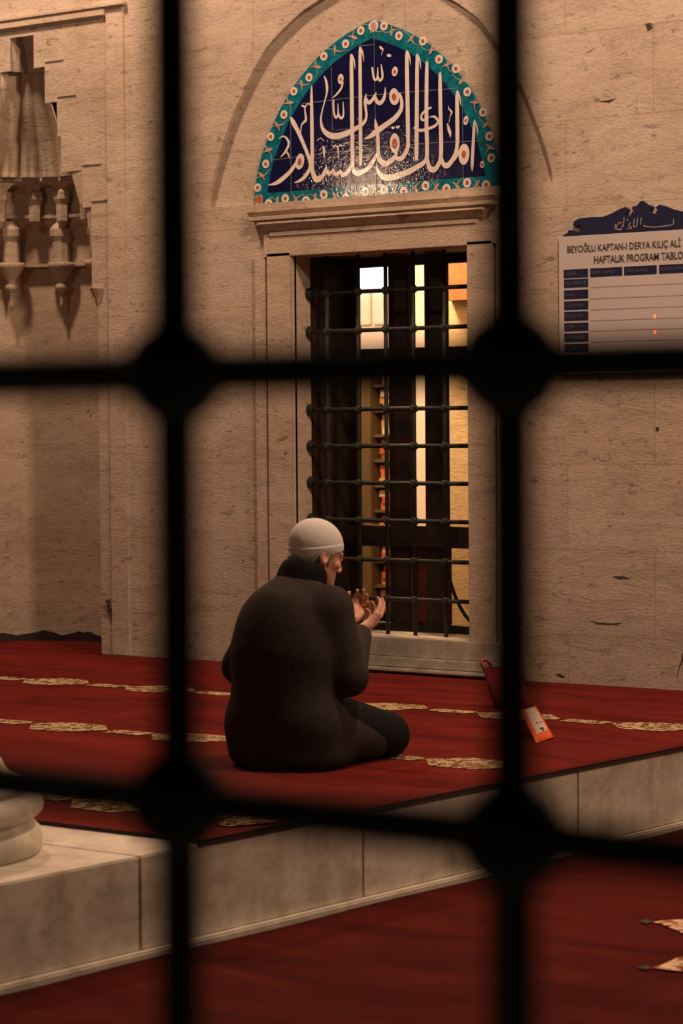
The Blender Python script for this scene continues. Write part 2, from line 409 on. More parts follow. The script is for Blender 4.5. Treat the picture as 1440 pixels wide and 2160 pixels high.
# ------------------------------------------------------------------ window: stone frame, cornice, sill, wooden casement
win = empty('window_1', (-7.694, WY, WZ0)); tag(win, 'tall rectangular mosque window with stone frame and dark wooden casement', 'window', kind='structure')
def wpart(name, bm, m, smooth=False):
    o = obj(name, bm, m, None, smooth); o.parent = win; o.matrix_parent_inverse = Matrix.Translation((7.694, -WY, -WZ0)); return o
for x0, x1 in ((-8.468, WX0), (WX1, -6.925)):
    bm = bmesh.new()
    s = 1 if x0 < -8 else -1
    inn, out = (x1, x0) if s == 1 else (x0, x1)
    box(bm, min(out, out+s*0.078), max(out, out+s*0.078), WY-0.022, WY+0.02, 0.40, 2.37, 0.006)
    box(bm, min(out+s*0.086, inn), max(out+s*0.086, inn), WY-0.030, WY+0.02, 0.40, 2.37, 0.006)
    wpart('jamb', bm, M_trim)
bm = bmesh.new(); box(bm, -8.40, -6.99, WY-0.030, WY+0.03, WZ1, 2.46, 0.004); wpart('lintel', bm, M_trim)
bm = bmesh.new()
def clayer(x0, x1, pr, z0, z1, bv=0.004): box(bm, x0, x1, WY-pr, WY+0.03, z0, z1, bv)
# top slab with an undercut face, then steps going in and down
for (xa, xb, pa, za), (xc_, xd, pb, zb) in [((-8.497, -6.99, 0.040, 2.575), (-8.487, -7.0, 0.020, 2.552)), ((-8.46, -7.02, 0.040, 2.528), (-8.43, -7.04, 0.016, 2.520)), ((-8.41, -7.055, 0.046, 2.503), (-8.385, -7.075, 0.008, 2.470))]:
    t = [(xa, WY-pa, za), (xb, WY-pa, za), (xb, WY+0.03, za), (xa, WY+0.03, za)]
    l = [(xc_, WY-pb, zb), (xd, WY-pb, zb), (xd, WY+0.03, zb), (xc_, WY+0.03, zb)]
    poly(bm, t); poly(bm, l[::-1])
    for i in range(4): poly(bm, [t[i], t[(i+1) % 4], l[(i+1) % 4], l[i]])
clayer(-8.482, -7.0, 0.050, 2.530, 2.552); clayer(-8.43, -7.045, 0.056, 2.504, 2.521, 0.007); clayer(-8.36, -7.10, 0.036, 2.448, 2.470)
wpart('cornice', bm, M_trim)
bm = bmesh.new()
box(bm, -8.47, -6.93, WY-0.036, WY+0.30, 0.395, 0.486, 0.004)
box(bm, -8.48, -6.92, WY-0.06, WY+0.05, 0.345, 0.395, 0.006)
box(bm, -8.45, -6.95, WY-0.085, WY+0.05, 0.326, 0.345, 0.005)
box(bm, -8.45, -6.95, WY-0.045, WY+0.05, 0.306, 0.326, 0.002)
wpart('sill', bm, M_sill)
# wooden casement behind the iron grille
CY = WY+0.40
def X4(px): return onY(px, 900, CY).x
def Z4(py): return onY(800, py, CY).z
def plank(name, xa, xb, za, zb, m=M_wood, y0=CY, y1=CY+0.05):
    bm = bmesh.new(); box(bm, xa, xb, y0, y1, za, zb, 0.005); return wpart(name, bm, m)
zt, zb_ = Z4(520)+0.06, Z4(1352)-0.05
plank('casement_frame', X4(560), X4(682), zb_, zt)
plank('shutter', X4(687), X4(748), zb_, zt, M_wood, CY+0.02, CY+0.06)
plank('mullion', X4(819), X4(861), zb_, zt)
plank('mullion', X4(895), X4(936.5), Z4(1330), zt)
plank('top_rail', X4(560), X4(1080), Z4(563), zt, M_wood, CY-0.02, CY+0.04)
plank('transom', X4(690), X4(1080), Z4(762), Z4(736), M_wood, CY-0.01, CY+0.04)
plank('middle_rail', X4(640), X4(1080), Z4(1152), Z4(1108), M_wood, CY-0.02, CY+0.05)
plank('bottom_rail', X4(560), X4(1080), zb_, Z4(1312), M_wood, CY-0.02, CY+0.05)
plank('lower_panel', X4(858), X4(943), Z4(1312), Z4(1150), M_redwood, CY+0.012, CY+0.035)
bm = bmesh.new()
box(bm, WX0-0.25, WX0+0.0, WY+0.126, CY+0.05, zb_, zt); box(bm, WX1-0.0, WX1+0.06, WY+0.126, CY+0.05, zb_, zt); box(bm, WX0-0.25, WX1+0.06, WY+0.126, CY+0.05, WZ1, zt+0.03)
wpart('casement_lining', bm, M_wood)
bm = bmesh.new(); box(bm, -8.7, -7.0, WY+0.30, CY+0.1, WZ0-0.12, WZ0-0.02); wpart('inner_sill', bm, M_sill)

# iron grille of that window
gr = empty('window_grille', (-7.694, WY+0.10, WZ0)); tag(gr, 'dark iron grille with knotted crossings set in the stone window', 'window grille')
gi = Matrix.Translation((7.694, -WY-0.10, -WZ0))
GY = WY+0.10
gxs = [onY(px, 900, GY).x for px in (691, 757, 815, 873, 938)]
gzs = [2.165, 1.975, 1.785, 1.588, 1.407, 1.226, 1.043, 0.850, 0.662]
for x in gxs:
    bm = bmesh.new(); tube(bm, [(x, GY, WZ0-0.01), (x, GY, WZ1+0.01)], 0.0105, 8); o = obj('vertical_bar', bm, M_iron2, gr, True); o.matrix_parent_inverse = gi
for z in gzs:
    bm = bmesh.new(); tube(bm, [(WX0-0.01, GY, z), (WX1+0.01, GY, z)], 0.0105, 8); o = obj('horizontal_bar', bm, M_iron2, gr, True); o.matrix_parent_inverse = gi
    bm = bmesh.new(); lathe(bm, (WX0+0.012, GY, z), [(0.006, -0.03), (0.02, -0.01), (0.022, 0.0), (0.02, 0.012), (0.006, 0.03)], 8); o = obj('wall_socket', bm, M_iron2, gr); o.matrix_parent_inverse = gi
kb = bmesh.new(); bmesh.ops.create_icosphere(kb, subdivisions=1, radius=0.0245)
kme = bpy.data.meshes.new('knot'); kb.to_mesh(kme); kb.free(); kme.materials.append(M_iron2)
for x in gxs:
    for z in gzs:
        k = bpy.data.objects.new('knot', kme); COL.objects.link(k); k.location = (x, GY, z); k.rotation_euler = (0, 0.3, 0.4); k.parent = gr; k.matrix_parent_inverse = gi

# ------------------------------------------------------------------ tiled lunette with calligraphy
TY = WY+0.014
tile = empty('tile_lunette', (AX, TY, 2.59)); tag(tile, 'arched tile panel with white calligraphy on navy and a turquoise floral border', 'tile panel')
ti = Matrix.Translation((-AX, -TY, -2.59))
def tpart(name, bm, m, parent=None):
    o = obj(name, bm, m, parent or tile, norm=False)
    if not parent: o.matrix_parent_inverse = ti
    return o
half = [(0.748, 2.588), (0.747, 2.68), (0.728, 2.765), (0.70, 2.858), (0.659, 2.943), (0.612, 3.03), (0.562, 3.103), (0.515, 3.157), (0.462, 3.214), (0.402, 3.265), (0.335, 3.316), (0.266, 3.358), (0.178, 3.402), (0.080, 3.440), (0.0, 3.463)]
hp = catmull(half, 3)
def lun(off):
    """outline moved inwards by off"""
    pts = []
    n = len(hp)
    for i, (x, z) in enumerate(hp):
        a = hp[max(i-1, 0)]; b2 = hp[min(i+1, n-1)]
        tx, tz = b2[0]-a[0], b2[1]-a[1]; l = math.hypot(tx, tz)
        nx, nz = -tz/l, tx/l
        pts.append((max(0, x+nx*off), max(z+nz*off, 2.588+off)))
    pts[0] = (pts[0][0], 2.588+off)
    return [(AX+x, z) for x, z in pts] + [(AX-x, z) for x, z in pts[::-1][1:]]
o_out, o_in = lun(0.0), lun(0.085)
bm = bmesh.new(); poly(bm, [(x, TY, z) for x, z in o_out])
n = len(o_out)
for i in range(n):
    a, b2 = o_out[i], o_out[(i+1) % n]
    poly(bm, [(a[0], TY, a[1]), (b2[0], TY, b2[1]), (b2[0], WY+RD, b2[1]), (a[0], WY+RD, a[1])])
bt = tpart('border_tiles', bm, M_teal)
bm = bmesh.new(); poly(bm, [(x, TY-0.0012, z) for x, z in o_in]); nvt = tpart('navy_tiles', bm, M_navy)
def P(u, v):                       # tracing space of the lettering -> the wall plane
    p = onY(500+u/2.4, v/2.4, TY); return p.x, p.z
UW = 0.00097                       # metres per tracing unit
lay = [0]
def stroke(bm, pts, ws, y0=TY-0.003, mi=0, n=7):
    lay[0] += 1; y = y0-0.00002*lay[0]
    if not isinstance(ws, (list, tuple)): ws = [ws]*len(pts)
    q = [(*P(*p), ww*UW) for p, ww in zip(pts, ws)]
    q = catmull(q, n)
    L, Rr = [], []
    for i, (x, z, ww) in enumerate(q):
        a = q[max(i-1, 0)]; b2 = q[min(i+1, len(q)-1)]
        tx, tz = b2[0]-a[0], b2[1]-a[1]; l = math.hypot(tx, tz) or 1
        nx, nz = -tz/l*ww/2, tx/l*ww/2
        L.append(bm.verts.new((x+nx, y, z+nz))); Rr.append(bm.verts.new((x-nx, y, z-nz)))
    for i in range(len(q)-1):
        f = bm.faces.new((L[i], L[i+1], Rr[i+1], Rr[i])); f.material_index = mi
def ring(bm, u, v, ru, rv, rot=0, core=0.42, mi_core=1):
    lay[0] += 1
    x, z = P(u, v)
    disc(bm, x, z, TY-0.003-0.00002*lay[0], ru*UW*1.22, rv*UW, 20, 0, rot)
    if core:
        disc(bm, x, z, TY-0.0056, ru*UW*1.22*core, rv*UW*core, 12, mi_core, rot)
bm = bmesh.new()
def vert(u0, v0, u1, v1, w=23, spur=True, tip=6):
    stroke(bm, [(u0+1, v0), (u0, v0+30), (u0+(u1-u0)*0.4, v0+(v1-v0)*0.4), (u1, v1-40), (u1, v1)], [3, w*0.85, w, w, tip])
    if spur: stroke(bm, [(u0+4, v0+4), (u0+14, v0+36), (u0+19, v0+78)], [4, 9, 2])
st = lambda p, ws: stroke(bm, p, ws)
# left word
st([(380, 432), (378, 480), (380, 620), (382, 780), (383, 860), (395, 900), (410, 908), (432, 893), (447, 862), (453, 838)], [4, 16, 22, 22, 24, 30, 30, 24, 14, 6])
st([(450, 850), (458, 872), (474, 876), (487, 858)], [12, 20, 18, 6]); st([(484, 855), (494, 878), (512, 880), (524, 858)], [12, 20, 18, 6]); st([(520, 860), (535, 884), (560, 872), (580, 840)], [14, 22, 24, 20])
st([(272, 592), (286, 620), (310, 665), (336, 725), (360, 785), (372, 825), (368, 858), (343, 896), (320, 914), (292, 925)], [10, 26, 24, 21, 20, 20, 20, 20, 16, 3])
ring(bm, 319, 818, 23, 41, -0.25)
st([(300, 820), (288, 845), (262, 878), (219, 915), (190, 930), (160, 937)], [10, 20, 23, 24, 16, 3])
st([(214, 702), (228, 692), (245, 693), (261, 715), (262, 735), (248, 765), (235, 782), (222, 795)], [3, 7, 9, 14, 14, 14, 10, 3]); st([(254, 768), (262, 785), (268, 803)], [10, 10, 3])
st([(328, 533), (345, 541), (358, 526), (371, 529)], [8, 10, 6, 7]); st([(346, 536), (345, 560), (350, 605), (338, 620), (328, 634), (324, 665), (323, 685)], [7, 9, 15, 12, 8, 6, 2])
st([(436, 741), (443, 765), (440, 800)], [16, 14, 6]); st([(406, 712), (424, 700), (441, 715)], [3, 4, 3])
st([(487, 748), (497, 737), (512, 744), (522, 735), (533, 738)], [8, 8, 8, 6, 6]); st([(510, 742), (515, 775), (514, 808)], [9, 9, 3])
vert(580, 272, 586, 850, 24, True, 26); vert(624, 235, 627, 838, 21, True, 4)
# upper middle word
st([(442, 384), (452, 410), (457, 445), (454, 480), (434, 555), (426, 605), (434, 650), (460, 679), (497, 690), (549, 678), (595, 655), (640, 625), (656, 590), (652, 545), (650, 510), (655, 474)], [4, 14, 16, 10, 8, 12, 20, 28, 31, 29, 24, 19, 16, 16, 18, 4])
st([(655, 500), (668, 520), (686, 506), (696, 490), (707, 468)], [14, 20, 18, 18, 4]); st([(703, 490), (708, 512), (724, 522), (740, 508), (750, 478), (752, 442)], [14, 20, 22, 20, 15, 4])
ring(bm, 797, 490, 25, 42, 0.15)
st([(822, 470), (832, 500), (835, 530), (828, 562), (798, 600), (757, 630), (700, 672), (672, 692), (646, 703)], [12, 18, 21, 24, 27, 27, 28, 20, 3])
st([(686, 340), (690, 378), (699, 404), (712, 392), (714, 340)], [12, 12, 13, 12, 4]); st([(712, 385), (724, 408), (737, 392), (735, 355), (730, 325)], [12, 13, 13, 11, 4])
ring(bm, 800, 362, 15, 24, -0.2); st([(760, 280), (770, 281), (781, 284)], [9, 14, 9]); st([(722, 236), (731, 243), (741, 252)], [7, 13, 7]); st([(741, 252), (736, 265), (732, 280)], [5, 4, 2])
ring(bm, 526, 400, 15, 26, -0.1, 0.3)
st([(537, 415), (530, 445), (508, 475), (484, 497)], [10, 12, 11, 3])
st([(489, 505), (491, 560), (500, 594), (513, 580), (512, 525)], [11, 12, 13, 11, 4]); st([(514, 575), (526, 598), (540, 582), (538, 515)], [11, 13, 12, 4])
# middle word
vert(861, 254, 866, 700, 24, True, 22)
st([(866, 690), (867, 735), (856, 772), (830, 804), (808, 800), (800, 785)], [22, 23, 24, 24, 20, 10])
ring(bm, 800, 726, 25, 50, 0.05, 0.5)
st([(812, 770), (800, 795), (775, 818), (752, 829), (728, 815), (717, 775), (714, 695), (706, 640), (700, 602)], [12, 22, 26, 28, 26, 22, 22, 22, 5])
st([(716, 765), (700, 800), (672, 845), (640, 868), (610, 877), (592, 862), (585, 830)], [14, 20, 24, 26, 27, 24, 18])
st([(784, 643), (791, 648), (799, 644)], [8, 13, 8]); st([(806, 640), (815, 645), (825, 638)], [8, 13, 8])
# right word
vert(913, 272, 910, 816, 23, True, 3)
st([(966, 310), (962, 345), (960, 600), (963, 780), (950, 820), (915, 845), (859, 874), (789, 897), (745, 897), (716, 868), (706, 822)], [4, 20, 23, 23, 23, 26, 30, 32, 29, 19, 4])
st([(1031, 364), (1029, 400), (1032, 600), (1034, 780), (1018, 838), (995, 860), (974, 846), (965, 800)], [4, 20, 23, 23, 24, 28, 24, 16])
vert(1115, 456, 1117, 730, 23, True, 20)
st([(1117, 720), (1110, 768), (1090, 812), (1066, 838), (1046, 830), (1036, 795)], [21, 21, 24, 27, 23, 14])
ring(bm, 1150, 781, 27, 51, -0.05, 0.36); st([(1125, 760), (1105, 800), (1090, 815)], [18, 18, 16])
vert(1202, 606, 1192, 868, 18, True, 2)
ring(bm, 1160, 610, 12, 22, -0.15)
st([(896, 646), (930, 660), (975, 650), (1008, 634), (1018, 612), (1002, 592), (978, 592)], [10, 15, 15, 14, 12, 12, 4]); st([(986, 545), (962, 555), (936, 582), (938, 606), (960, 606), (972, 592)], [9, 12, 12, 13, 10, 6])
st([(1066, 625), (1074, 655), (1080, 675), (1081, 697)], [5, 17, 15, 2]); st([(1074, 622), (1080, 590), (1088, 568), (1073, 550), (1072, 535)], [3, 4, 10, 6, 2])
ring(bm, 1243, 833, 11, 17, 0, 0.5)
tpart('calligraphy', bm, [M_white, M_coral], nvt)
# grout joints between the tiles
bm = bmesh.new()
def gline(u0, v0, u1, v1, w=3): 
    lay[0] = 0; stroke(bm, [(u0, v0), ((u0+u1)/2, (v0+v1)/2), (u1, v1)], w, TY-0.0018, n=2)
for l in ((272, 600, 274, 1040), (478, 340, 488, 1010), (692, 100, 706, 980), (912, 240, 916, 965), (1140, 480, 1146, 950), (170, 812, 480, 770), (480, 770, 1000, 722), (1000, 722, 1245, 712), (330, 525, 700, 480), (700, 480, 1120, 446), (620, 232, 692, 226)): gline(*l)
tpart('grout_lines', bm, M_grout, nvt)
# border flowers and leaves
bm = bmesh.new()
fl_b = [(160, 1030), (245, 1005), (350, 1015), (440, 985), (550, 1000), (650, 970), (745, 960), (845, 970), (955, 940), (1060, 955), (1165, 925), (1262, 936)]
fl_a = [(105, 950), (146, 830), (171, 692), (238, 580), (288, 462), (365, 392), (440, 285), (550, 222), (627, 155), (744, 132), (820, 181), (941, 208), (1023, 300), (1108, 348), (1166, 465), (1246, 568), (1278, 690), (1288, 800)]
def flower(u, v, r=20):
    x, z = P(u, v)
    k = 10; ps = []
    for i in range(k*2):
        a = math.pi*i/k; rr = r*UW*(1.12 if i % 2 else 0.98); ps.append((x+rr*1.12*math.cos(a), TY-0.0022, z+rr*1.05*math.sin(a)))
    poly(bm, ps, 0); disc(bm, x, z, TY-0.003, r*UW*0.52, r*UW*0.52, 10, 1)
def leaf(p, q, side):
    dx, dy = q[0]-p[0], q[1]-p[1]; l = math.hypot(dx, dy); dx /= l; dy /= l; nx, ny = -dy*side, dx*side
    m = ((p[0]+q[0])/2, (p[1]+q[1])/2)
    at = lambda a, b: (m[0]+dx*a+nx*b, m[1]+dy*a+ny*b)
    lay[0] = 0
    stroke(bm, [at(-16, -24), at(-4, -8), at(5, 8), at(12, 22)], [3, 11, 17, 3], TY-0.0024, 2)
    lay[0] = 3
    stroke(bm, [at(-4, -6), at(10, -12), at(20, -24)], [9, 7, 2], TY-0.0024, 2)
    lay[0] = 6
    stroke(bm, [at(-l*0.40, 26), at(-l*0.2, 22), at(0, 2), at(l*0.2, -22), at(l*0.40, -26)], [3, 4, 4, 4, 3], TY-0.0017, 3)
for lst in (fl_b, fl_a):
    for p in lst: flower(*p, r=20 if lst is fl_a else 21)
    for i, (p, q) in enumerate(zip(lst, lst[1:])):
        if abs(p[0]-q[0])+abs(p[1]-q[1]) < 190: leaf(p, q, 1 if i % 2 else -1)
flower(691, 132, 26); disc(bm, *[P(691, 132)[0], P(691, 132)[1]], TY-0.0032, 0.018, 0.022, 8, 2)
x, z = P(112, 1012); disc(bm, x, z, TY-0.0024, 0.034, 0.034, 4, 2, math.pi/4); disc(bm, x, z, TY-0.003, 0.02, 0.02, 8, 1)
tpart('border_flowers', bm, [M_white, M_coral, M_pink, M_paleg], bt)

# ------------------------------------------------------------------ platform, carpets
EX = -5.012                      # edge of the platform beside the walkway
bm = bmesh.new()
for x0, x1, y0, y1 in [(-16, EX, 4.2, WY)]:
    box(bm, x0, x1-0.595, y0-0.3, y1, 0.001, PZ-0.0122)
seams = [3.9, 5.44, 6.47, 7.70, 9.1, WY]
for a, b2 in zip(seams, seams[1:]):
    box(bm, EX-0.60, EX, a+0.0015, b2-0.0015, 0.028, PZ-0.012, 0.005)
box(bm, EX-0.3, EX+0.028, 3.9, WY-0.01, 0.0, 0.030, 0.006)
plat = obj('platform', bm, M_marble); tag(plat, 'raised marble platform with worn slab edge along the red walkway', 'platform', kind='structure')

CYF = 5.70                       # near end of the carpet
def hill(x, y): return 0.0022*math.sin(5.1*y+1.7*math.sin(1.3*x))*math.sin(2.2*x+0.5)+0.0015*math.sin(9.3*y+0.8*x)
bm = bmesh.new()
nx, ny = 90, 120
cx0, cx1 = -15.0, EX+0.012
g = []
for j in range(ny+1):
    y = CYF+(WY-0.004-CYF)*j/ny; row = []
    for i in range(nx+1):
        x = cx0+(cx1-cx0)*i/nx
        ed = min(1, (cx1-x)/0.2, (y-CYF+0.0)/0.2)
        row.append(bm.verts.new((x, y, PZ+0.001+max(0, ed)*(hill(x, y)+0.004))))
    g.append(row)
for j in range(ny):
    for i in range(nx): bm.faces.new((g[j][i], g[j][i+1], g[j+1][i+1], g[j+1][i]))
def skirt(vs):
    lo = [bm.verts.new((v.co.x, v.co.y, PZ-0.0125)) for v in vs]
    for i in range(len(vs)-1): bm.faces.new((vs[i], vs[i+1], lo[i+1], lo[i])).material_index = 1
skirt(g[0]); skirt([r[-1] for r in g])
pc = obj('prayer_carpet', bm, [M_carpet, M_fringe], None, True, norm=False)
tag(pc, 'red prayer carpet with cream patterned rows spread over the platform', 'carpet')
# niche floor carpet and dark ragged edge strip at its back
bm = bmesh.new(); vs = [(NX+0.53*math.cos(math.pi*t/24), WY-0.004+0.52*math.sin(math.pi*t/24)) for t in range(25)]
top = [(x, y, PZ+0.004) for x, y in vs]; poly(bm, top)
nch = obj('niche_carpet', bm, M_carpet, None, norm=False); tag(nch, 'small red carpet piece on the floor of the carved wall niche', 'carpet')
bm = bmesh.new()
cu = [(NX-0.525*math.cos(math.pi*t), WY+0.512*math.sin(math.pi*t)) for t in [0.08+0.90*i/60 for i in range(61)]]
hs = [0.050+0.010*math.sin(i*0.55)+random.uniform(-0.007, 0.007) for i in range(61)]
for i in range(60): poly(bm, [(*cu[i], PZ), (*cu[i+1], PZ), (cu[i+1][0], cu[i+1][1]-0.006, PZ+hs[i+1]), (cu[i][0], cu[i][1]-0.006, PZ+hs[i])])
obj('upturned_edge', bm, M_fringe, nch, norm=False)
# rows of the prayer pattern
def cz(x, y): return PZ+0.005+hill(x, y)+0.0025
def patch(bm, xa, xb, y, hgt, point):
    n = 14; up, lo = [], []
    for i in range(n+1):
        t = i/n; x = xa+(xb-xa)*t
        k = min(1, t/point, (1-t)/point) if point else 1
        k = max(0.08, k)
        yu = y+hgt*0.5*(0.12+0.88*k); yl = y-hgt*0.5*k
        up.append(bm.verts.new((x, yu, cz(x, yu)))); lo.append(bm.verts.new((x, yl, cz(x, yl))))
    for i in range(n): bm.faces.new((lo[i], lo[i+1], up[i+1], up[i]))
for y, ph in ((8.83, -8.86), (7.51, -7.50), (6.04, -5.93+0.08)):
    bm = bmesh.new(); k0 = int((-15-ph)/0.655)-1
    for k in range(k0, 12):
        xa = ph+k*0.655
        if xa+0.655 > EX+0.01 or xa < -14.5:
            if xa < -14.5: continue
            if xa+0.40 < EX: patch(bm, xa, xa+0.40, y, 0.26, 0.28)
            elif xa+0.12 < EX: patch(bm, xa, EX-0.005, y, 0.26, 0.35)
            continue
        patch(bm, xa, xa+0.40, y, 0.26, 0.28)
        patch(bm, xa+0.425, xa+0.645, y-0.005, 0.10, 0.06)
    obj('pattern_row', bm, M_band, pc, norm=False)

bm = bmesh.new()
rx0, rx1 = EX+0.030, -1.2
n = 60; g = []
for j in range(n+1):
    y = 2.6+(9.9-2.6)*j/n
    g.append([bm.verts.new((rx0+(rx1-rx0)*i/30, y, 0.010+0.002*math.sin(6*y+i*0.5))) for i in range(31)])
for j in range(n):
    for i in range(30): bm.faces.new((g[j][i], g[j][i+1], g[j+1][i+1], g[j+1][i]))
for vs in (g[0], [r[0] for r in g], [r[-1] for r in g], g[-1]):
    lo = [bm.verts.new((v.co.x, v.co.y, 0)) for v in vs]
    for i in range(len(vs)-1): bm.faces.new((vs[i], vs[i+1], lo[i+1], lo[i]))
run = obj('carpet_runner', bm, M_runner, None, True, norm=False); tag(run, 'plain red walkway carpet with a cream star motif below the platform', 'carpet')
bm = bmesh.new()
def onR(px, py): p = onZ(px, py, 0.0135); return (p.x, p.y, 0.0145)
poly(bm, [onR(1377, 1945), onR(1405, 1941), onR(1440, 1940), onR(1500, 1935), onR(1480, 2000), onR(1440, 1969), onR(1420, 1960), onR(1395, 1950)], 0)
poly(bm, [onR(1373, 2041), onR(1395, 2036), onR(1418, 2026), onR(1428, 2020), onR(1440, 2018), onR(1500, 1990), onR(1500, 2052), onR(1440, 2049), onR(1400, 2045)], 0)
for (px, py) in ((1368, 1944), (1366, 2041)):
    poly(bm, [onR(px-22, py), onR(px-4, py-5), onR(px+9, py), onR(px-4, py+5)], 1)
obj('star_motif', bm, [M_star, M_fringe], run, norm=False)

# column base standing on the corner of the platform
bc = (-5.632, 5.065)
colm = empty('stone_column', (bc[0], bc[1], PZ-0.012)); tag(colm, 'pale marble column base with rounded mouldings on the platform corner', 'column')
bm = bmesh.new()
lathe(bm, (0, 0, 0), [(0.425, 0.0), (0.432, 0.012), (0.434, 0.035), (0.430, 0.062), (0.418, 0.074), (0.404, 0.080), (0.398, 0.090), (0.402, 0.100), (0.420, 0.106), (0.434, 0.118), (0.438, 0.135), (0.434, 0.152), (0.420, 0.166), (0.406, 0.172), (0.404, 0.178), (0.408, 0.184), (0.402, 0.196), (0.384, 0.206), (0.358, 0.216), (0.338, 0.232), (0.326, 0.250), (0.320, 0.262), (0.30, 0.268)], 72)
obj('base', bm, M_marble, colm, True)
bm = bmesh.new(); lathe(bm, (0, 0, 0.268), [(0.27, 0), (0.255, 0.03), (0.245, 3.2)], 48); obj('shaft', bm, M_marble, colm, True)

# ------------------------------------------------------------------ notice board
BX0, BZ1, BZ0, BXC = -6.652, 2.366, 1.735, -6.205
BW = (BXC-BX0)*2; BY = WY-0.02
nb = empty('notice_board', (BXC, WY, BZ0)); tag(nb, 'white weekly programme board with scalloped navy crest on the wall right of the window', 'sign')
ni = Matrix.Translation((-BXC, -WY, -BZ0))
def npart(name, bm, m, parent=None):
    o = obj(name, bm, m, None); p = parent or nb; o.parent = p
    if p is nb: o.matrix_parent_inverse = ni
    else: o.matrix_parent_inverse = Matrix.Translation((0, 0, 0))
    return o
bm = bmesh.new(); box(bm, BX0, BX0+BW, BY, WY-0.001, BZ0, BZ1, 0.003); npart('panel', bm, M_signwhite)
bm = bmesh.new()
crest_px = [(1184, 497), (1197, 491), (1199, 485), (1212, 488), (1222, 489), (1229, 484), (1227, 476), (1220, 474), (1213, 481), (1208, 475), (1210, 467), (1220, 461), (1245, 458), (1272, 457), (1290, 450), (1306, 441), (1318, 436.5), (1325, 442), (1320, 448), (1317, 453), (1325, 455), (1335, 452), (1337, 446), (1331, 439), (1336, 435), (1343, 434), (1347, 428), (1356, 424)]
lh = []
for px, py in crest_px:
    p = onY(px, py, BY); lh.append((p.x, p.z))
zb = BZ1-0.002
lh[0] = (lh[0][0], zb)
pts = lh + [(2*BXC-x, z) for x, z in lh[::-1]]
fill(bm, [[(x, BY, z) for x, z in pts]])
ex = bmesh.ops.extrude_face_region(bm, geom=bm.faces[:])
bmesh.ops.translate(bm, verts=[v for v in ex['geom'] if isinstance(v, bmesh.types.BMVert)], vec=(0, 0.018, 0))
crest = npart('crest', bm, M_bluesign)
def text_mesh(txt, size, width=None, bold=0.0):
    cu = bpy.data.curves.new('t', 'FONT'); cu.body = txt; cu.size = size; cu.align_x = 'LEFT'; cu.resolution_u = 3; cu.offset = bold
    o = bpy.data.objects.new('t', cu); COL.objects.link(o)
    dg = bpy.context.evaluated_depsgraph_get(); me = bpy.data.meshes.new_from_object(o.evaluated_get(dg))
    bpy.data.objects.remove(o); bpy.data.curves.remove(cu)
    if width:
        xs = [v.co.x for v in me.vertices]; k = width/(max(xs)-min(xs)); x0 = min(xs)
        for v in me.vertices: v.co.x = (v.co.x-x0)*k
    return me
def text(name, txt, x, z, size, m, width=None, bold=0.0, y=None, parent=None):
    me = text_mesh(txt, size, width, bold); me.name = name; me.materials.clear(); me.materials.append(m)
    yy = BY-0.002 if y is None else y
    for v in me.vertices: v.co = Vector((x+v.co.x, yy, z+v.co.y))
    o = bpy.data.objects.new(name, me); COL.objects.link(o); p = parent or nb; o.parent = p
    o.matrix_parent_inverse = ni if p is nb else Matrix.Identity(4)
    return o
zz = lambda py: onY(1300, py, BY).z
xx = lambda px: onY(px, 600, BY).x
text('title_lettering', 'BEYOĞLU KAPTAN-I DERYA KILIÇ ALİ PAŞA CAMİİ', xx(1197), zz(527.5), 0.044, M_signtext, BW-0.085, 0.0006)
text('title_lettering', 'HAFTALIK PROGRAM TABLOSU', xx(1253), zz(553), 0.046, M_signtext, 2*(BXC-xx(1253)), 0.0008)
cols = [(1189, 1240), (1245, 1312), (1316.5, 1384.5), (1390, 1458), (1463, 1531)]
hz1, hz0 = zz(563.5), zz(581.5)
heads = ['GÜNLER', 'SABAH NAMAZI', 'ÖĞLE NAMAZI', 'İKİNDİ NAMAZI', 'AKŞAM NAMAZI']
for (a, b2), t in zip(cols, heads):
    bm = bmesh.new(); box(bm, xx(a), min(xx(b2), BX0+BW-0.01), BY-0.0015, BY+0.002, hz0, hz1); hc_ = npart('header_cell', bm, M_bluesign)
    text('cell_lettering', t, xx(a)+0.008, (hz0+hz1)/2-0.007, 0.022, M_signfaint, min(0.062*len(t)/6, xx(b2)-xx(a)-0.02), 0.0003, BY-0.0025, hc_)
rows = [(588.5, 606, 'PAZARTESİ'), (611.5, 630, 'SALI'), (635, 653, 'ÇARŞAMBA'), (657, 676, 'PERŞEMBE'), (681, 698, 'CUMA'), (703, 721, 'CUMARTESİ'), (726, 743, 'PAZAR'), (748, 766, '')]
for a, b2, t in rows:
    z1, z0 = onY(1215, a, BY).z, onY(1215, b2, BY).z
    bm = bmesh.new(); box(bm, xx(1189.5), xx(1240), BY-0.0015, BY+0.002, z0, z1); hc_ = npart('day_cell', bm, M_bluesign)
    if t: text('cell_lettering', t, xx(1189.5)+0.006, (z0+z1)/2-0.007, 0.022, M_signfaint, 0.0125*len(t), 0.0003, BY-0.0025, hc_)
    bm = bmesh.new(); box(bm, xx(1245), BX0+BW-0.015, BY-0.0008, BY+0.001, z0-0.006, z0-0.001); npart('grid_line', bm, M_signline)
for a in (1314, 1387, 1460):
    bm = bmesh.new(); box(bm, xx(a)-0.0015, xx(a)+0.0015, BY-0.0006, BY+0.001, BZ0+0.02, hz0); npart('grid_line', bm, M_signwhite)
bm = bmesh.new()     # faint script on the crest
